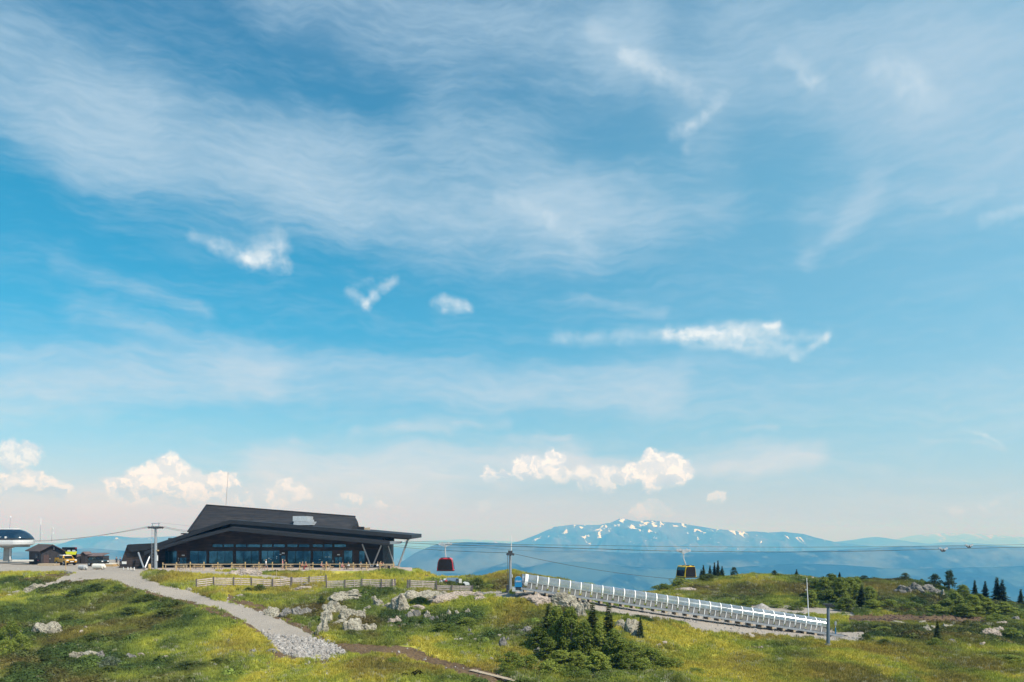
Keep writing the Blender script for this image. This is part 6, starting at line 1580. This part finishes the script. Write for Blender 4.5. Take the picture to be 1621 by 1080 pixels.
# dead pine snag
# ------------------------------------------------------------------ ground cover
def cloud(name, src, P3, rot, scl, tint=None, kind='stuff'):
    me = bpy.data.meshes.new(name); me.vertices.add(len(P3)); me.vertices.foreach_set('co', P3.astype(np.float32).ravel())
    a = me.attributes.new('turn', 'FLOAT_VECTOR', 'POINT'); a.data.foreach_set('vector', rot.astype(np.float32).ravel())
    a = me.attributes.new('size', 'FLOAT_VECTOR', 'POINT'); a.data.foreach_set('vector', scl.astype(np.float32).ravel())
    if tint is not None:
        a = me.attributes.new('tint', 'FLOAT_COLOR', 'POINT'); a.data.foreach_set('color', np.concatenate([tint, np.ones((len(P3),1))],1).astype(np.float32).ravel())
    o = bpy.data.objects.new(name, me); col.objects.link(o); tag(o, kind=kind)
    g = bpy.data.node_groups.new(name, 'GeometryNodeTree')
    g.interface.new_socket('Geometry', in_out='INPUT', socket_type='NodeSocketGeometry'); g.interface.new_socket('Geometry', in_out='OUTPUT', socket_type='NodeSocketGeometry')
    i = g.nodes.new('NodeGroupInput'); u = g.nodes.new('NodeGroupOutput'); ip = g.nodes.new('GeometryNodeInstanceOnPoints'); oi = g.nodes.new('GeometryNodeObjectInfo'); oi.inputs['Object'].default_value = src; oi.inputs['As Instance'].default_value = True
    n1 = g.nodes.new('GeometryNodeInputNamedAttribute'); n1.data_type = 'FLOAT_VECTOR'; n1.inputs[0].default_value = 'turn'
    n2 = g.nodes.new('GeometryNodeInputNamedAttribute'); n2.data_type = 'FLOAT_VECTOR'; n2.inputs[0].default_value = 'size'
    er = g.nodes.new('FunctionNodeEulerToRotation')
    g.links.new(i.outputs[0], ip.inputs['Points']); g.links.new(oi.outputs['Geometry'], ip.inputs['Instance'])
    g.links.new(n1.outputs[0], er.inputs[0]); g.links.new(er.outputs[0], ip.inputs['Rotation']); g.links.new(n2.outputs[0], ip.inputs['Scale']); g.links.new(ip.outputs[0], u.inputs[0])
    md = o.modifiers.new('scatter', 'NODES'); md.node_group = g
    return o
def srcobj(name, mb, m, px, py, smooth=False):
    o = mb.build(name, M[m], None, smooth); o.location = at(px, py); tag(o, kind='stuff'); return o
def tuft_mb(n, rad, h, w, seed, lean=.5):
    rnd = random.Random(seed); mb = MB()
    for _ in range(n):
        a = rnd.uniform(0, 6.28); r = rad*math.sqrt(rnd.random()); b = Vector((math.cos(a)*r, math.sin(a)*r, -.04)); a2 = rnd.uniform(0, 6.28)
        s = Vector((math.cos(a2), math.sin(a2), 0))*w; t = b+Vector((rnd.uniform(-1,1)*lean*h, rnd.uniform(-1,1)*lean*h, h*rnd.uniform(.6,1.2)))
        mb.add([b-s, b+s, t+s*.25, t-s*.25], [(0,1,2,3)])
    return mb
def dome_mb(n, r, h, leaf, seed):
    rnd = random.Random(seed); mb = MB()
    for _ in range(n):
        z = rnd.random(); a = rnd.uniform(0, 6.28); q = math.sqrt(1-z*z)*rnd.uniform(.8,1.05); p = Vector((math.cos(a)*q*r, math.sin(a)*q*r, z*h*rnd.uniform(.75,1.1)))
        nrm = Vector((p.x/r+rnd.uniform(-.6,.6), p.y/r+rnd.uniform(-.6,.6), p.z/h+rnd.uniform(-.3,.8))).normalized(); e1 = nrm.cross(Vector((.31,.2,.9))).normalized(); e2 = nrm.cross(e1); s = leaf*rnd.uniform(.6,1.3)
        mb.add([p-e1*s*.5, p-e2*s*.45, p+e1*s*.5, p+e2*s*.45], [(0,1,2,3)])
    return mb
def gzv(x, y):
    iu = np.clip((x/y-US[0])/(US[1]-US[0]), 0, NU-1.001); iy = np.clip(np.interp(y, YS, np.arange(len(YS))), 0, len(YS)-1.001)
    a = iu.astype(int); b = iy.astype(int); fu = iu-a; fy = iy-b
    return (ZZ[b,a]*(1-fu)+ZZ[b,a+1]*fu)*(1-fy)+(ZZ[b+1,a]*(1-fu)+ZZ[b+1,a+1]*fu)*fy
def sample(n, y0=60, y1=176, pw=1.):
    y = y0+(y1-y0)*RNG.random(n)**pw; x = y*RNG.uniform(-.72, .72, n); z = gzv(x, y)
    px, py, g, d = masks(x, y, z)
    bad = inpoly(px, y, [(205,131.5),(660,131.5),(660,180),(205,180)])+inpoly(px, y, [(-900,131),(240,131),(240,190),(-900,190)])
    for rx, ry, rr in ROCKPOS: bad = bad+(np.hypot(x-rx, y-ry) < rr*.45)
    return x, y, z, px, py, g, d, bad > 0
s_grass = srcobj('grass_tuft', tuft_mb(22, .20, .20, .022, 3, .45), 'cover', 600, 1074)
s_heath = srcobj('heath_tuft', dome_mb(90, .42, .30, .15, 5), 'heath', 640, 1072)
s_scrub = srcobj('scrub_tuft', dome_mb(150, .55, .50, .15, 8), 'heath', 660, 1070)
def emit(name, src, keep, arr, size, tint, sink=0.):
    x, y, z = [q[keep] for q in arr[:3]]; n = len(x); s = size(n, y)
    P3 = np.stack([x, y, z-sink*s], 1); rot = np.stack([RNG.uniform(-.12,.12,n), RNG.uniform(-.12,.12,n), RNG.uniform(0,6.28,n)], 1)
    return cloud(name, src, P3, rot, np.stack([s, s, s*RNG.uniform(.7,1.25,n)], 1), tint)
A = sample(210000); x, y, z, px, py, g, d, bad = A; L = lushness(px, py, x, y)
keep = (~bad) & (g < .28) & (RNG.random(len(x)) > d*1.05)
tn = vegcol(px, py, x, y, L)[keep]*RNG.uniform(.82,1.32,(keep.sum(),1))
pale = RNG.random(keep.sum()) < .06*np.clip(2.2*fbm(x[keep]/4, y[keep]/7, 3, 61)+.6, 0, 1.6); tn[pale] = np.array([.42,.41,.30])*RNG.uniform(.6,1.1,(pale.sum(),1))
emit('grass', s_grass, keep, A, lambda n, y: RNG.uniform(.7,1.5,n)*(.65+y/130), tn)
A = sample(60000); x, y, z, px, py, g, d, bad = A; L = lushness(px, py, x, y)
keep = (~bad) & (g < .2) & (d < .5) & (RNG.random(len(x)) < sstep(.40, .78, L))
tn = vegcol(px, py, x, y, np.clip(L+.12, 0, 1))[keep]*RNG.uniform(.7,1.35,(keep.sum(),1))
emit('heather', s_heath, keep, A, lambda n, y: RNG.uniform(.45,1.3,n)*(.7+y/260), tn, .08)
A = sample(26000); x, y, z, px, py, g, d, bad = A; L = lushness(px, py, x, y)
keep = (~bad) & (g < .1) & (d < .3) & (RNG.random(len(x)) < sstep(.72, 1.0, L+.4*fbm(x/3, y/4, 3, 77)))
tn = vegcol(px, py, x, y, np.clip(L+.05, 0, 1))[keep]*RNG.uniform(.7,1.6,(keep.sum(),1))*np.array([1.05,1.1,1.])
emit('dwarf_scrub', s_scrub, keep, A, lambda n, y: RNG.uniform(.5,1.5,n)*(.75+y/400), tn, .08)
# stones: broken rock at the road foot, edges of road and bank, strays
def stonesrc(seed, px, py):
    vs, fs = rock_verts(1, .8, .75, seed, 2, 8, .08); mb = MB(); mb.add(vs, fs); return srcobj('stone', mb, 'stone', px, py)
st1 = stonesrc(5, 500, 1040)
st1.scale = (.22,.22,.22)
st1s = MB(); vs, fs = rock_verts(1, .8, .75, 9, 2, 8, .08); st1s.add(vs, fs)
def stones(name, n, region, smin, smax, y0=60, y1=140, pw=1.):
    x = []; A = sample(n, y0, y1, pw); x, y, z, px, py, g, d, bad = A
    pr = region(px, py, x, y, g, d); keep = (RNG.random(n) < pr) & ~(inpoly(px, y, [(205,131.5),(660,131.5),(660,180),(205,180)]) > 0)
    x, y, z = x[keep], y[keep], z[keep]; n = len(x); s = smin*(smax/smin)**(RNG.random(n)**1.6)
    return x, y, z, s
allp = []
PILE = [(428,1004),(470,1008),(520,1014),(549,1034),(530,1042),(498,1046),(452,1036),(430,1016),(415,1000)]
xx = stones('a', 60000, lambda px,py,x,y,g,d: inpoly(px, py, PILE, 2)*sstep(990, 1016, py+.25*(500-px)), .16, .55, 74, 92); allp.append(xx)
allp.append(stones('b', 90000, lambda px,py,x,y,g,d: np.where((g > .15) & (g < .9) & (y < 128), .30, 0)*(px < 620), .07, .32, 76, 128))
allp.append(stones('c', 90000, lambda px,py,x,y,g,d: np.where((g > .1) & (y < 122) & (px > 740), .10+.35*(g < .85), 0), .06, .36, 90, 122))
allp.append(stones('d', 60000, lambda px,py,x,y,g,d: np.where((g > .8) & (px < 620), .10, 0), .04, .14, 76, 150))
allp.append(stones('e', 30000, lambda px,py,x,y,g,d: np.where(d > .3, .16, 0), .05, .24, 60, 135))
allp.append(stones('f', 30000, lambda px,py,x,y,g,d: .012+.10*blob(px,py,790,1012,70,14)+.10*blob(px,py,480,1052,50,8)+.08*blob(px,py,220,1025,70,14)+.06*blob(px,py,620,975,60,16)+.06*blob(px,py,70,918,70,7)+.08*blob(px,py,400,914,70,4), .10, .40, 62, 150))
xs, ys_, zs, ss = [np.concatenate([q[i] for q in allp]) for i in range(4)]
n = len(xs); P3 = np.stack([xs, ys_, zs+ss*.02], 1)
s3 = np.stack([ss/.22*RNG.uniform(.7,1.3,n), ss/.22*RNG.uniform(.7,1.3,n), ss/.22*RNG.uniform(.6,1.1,n)], 1)*.22
st1.scale = (1,1,1)
for v in st1.data.vertices: v.co *= .22
s3 = s3/.22
cloud('rubble', st1, P3, RNG.uniform(0, 6.28, (n, 3))*np.array([.15,.15,1]), s3)
# clods of bare dark earth on the cut bank
M['soil'] = mat('dark_turned_soil', (.075,.045,.038), .95, 0, .5, 2)
vs, fs = rock_verts(1, .9, .7, 21, 2, 6, .12); mb = MB(); mb.add([v*.3 for v in vs], fs)
clod = srcobj('soil_clod', mb, 'soil', 1400, 982)
xs, ys_, zs, ss = stones('g', 90000, lambda px,py,x,y,g,d: np.where((d > .35) & (px > 1320), .75*sstep(.3,.8,d)*(.35+fbm(x/2.2,y/2.2,3,91)*1.6), 0), .25, 1.1, 104, 150)
n = len(xs); cloud('soil_clods', clod, np.stack([xs, ys_, zs], 1), RNG.uniform(0, 6.28, (n, 3))*np.array([.2,.2,1]), np.stack([ss*RNG.uniform(.7,1.5,n), ss*RNG.uniform(.7,1.2,n), ss*RNG.uniform(.5,1.3,n)], 1))
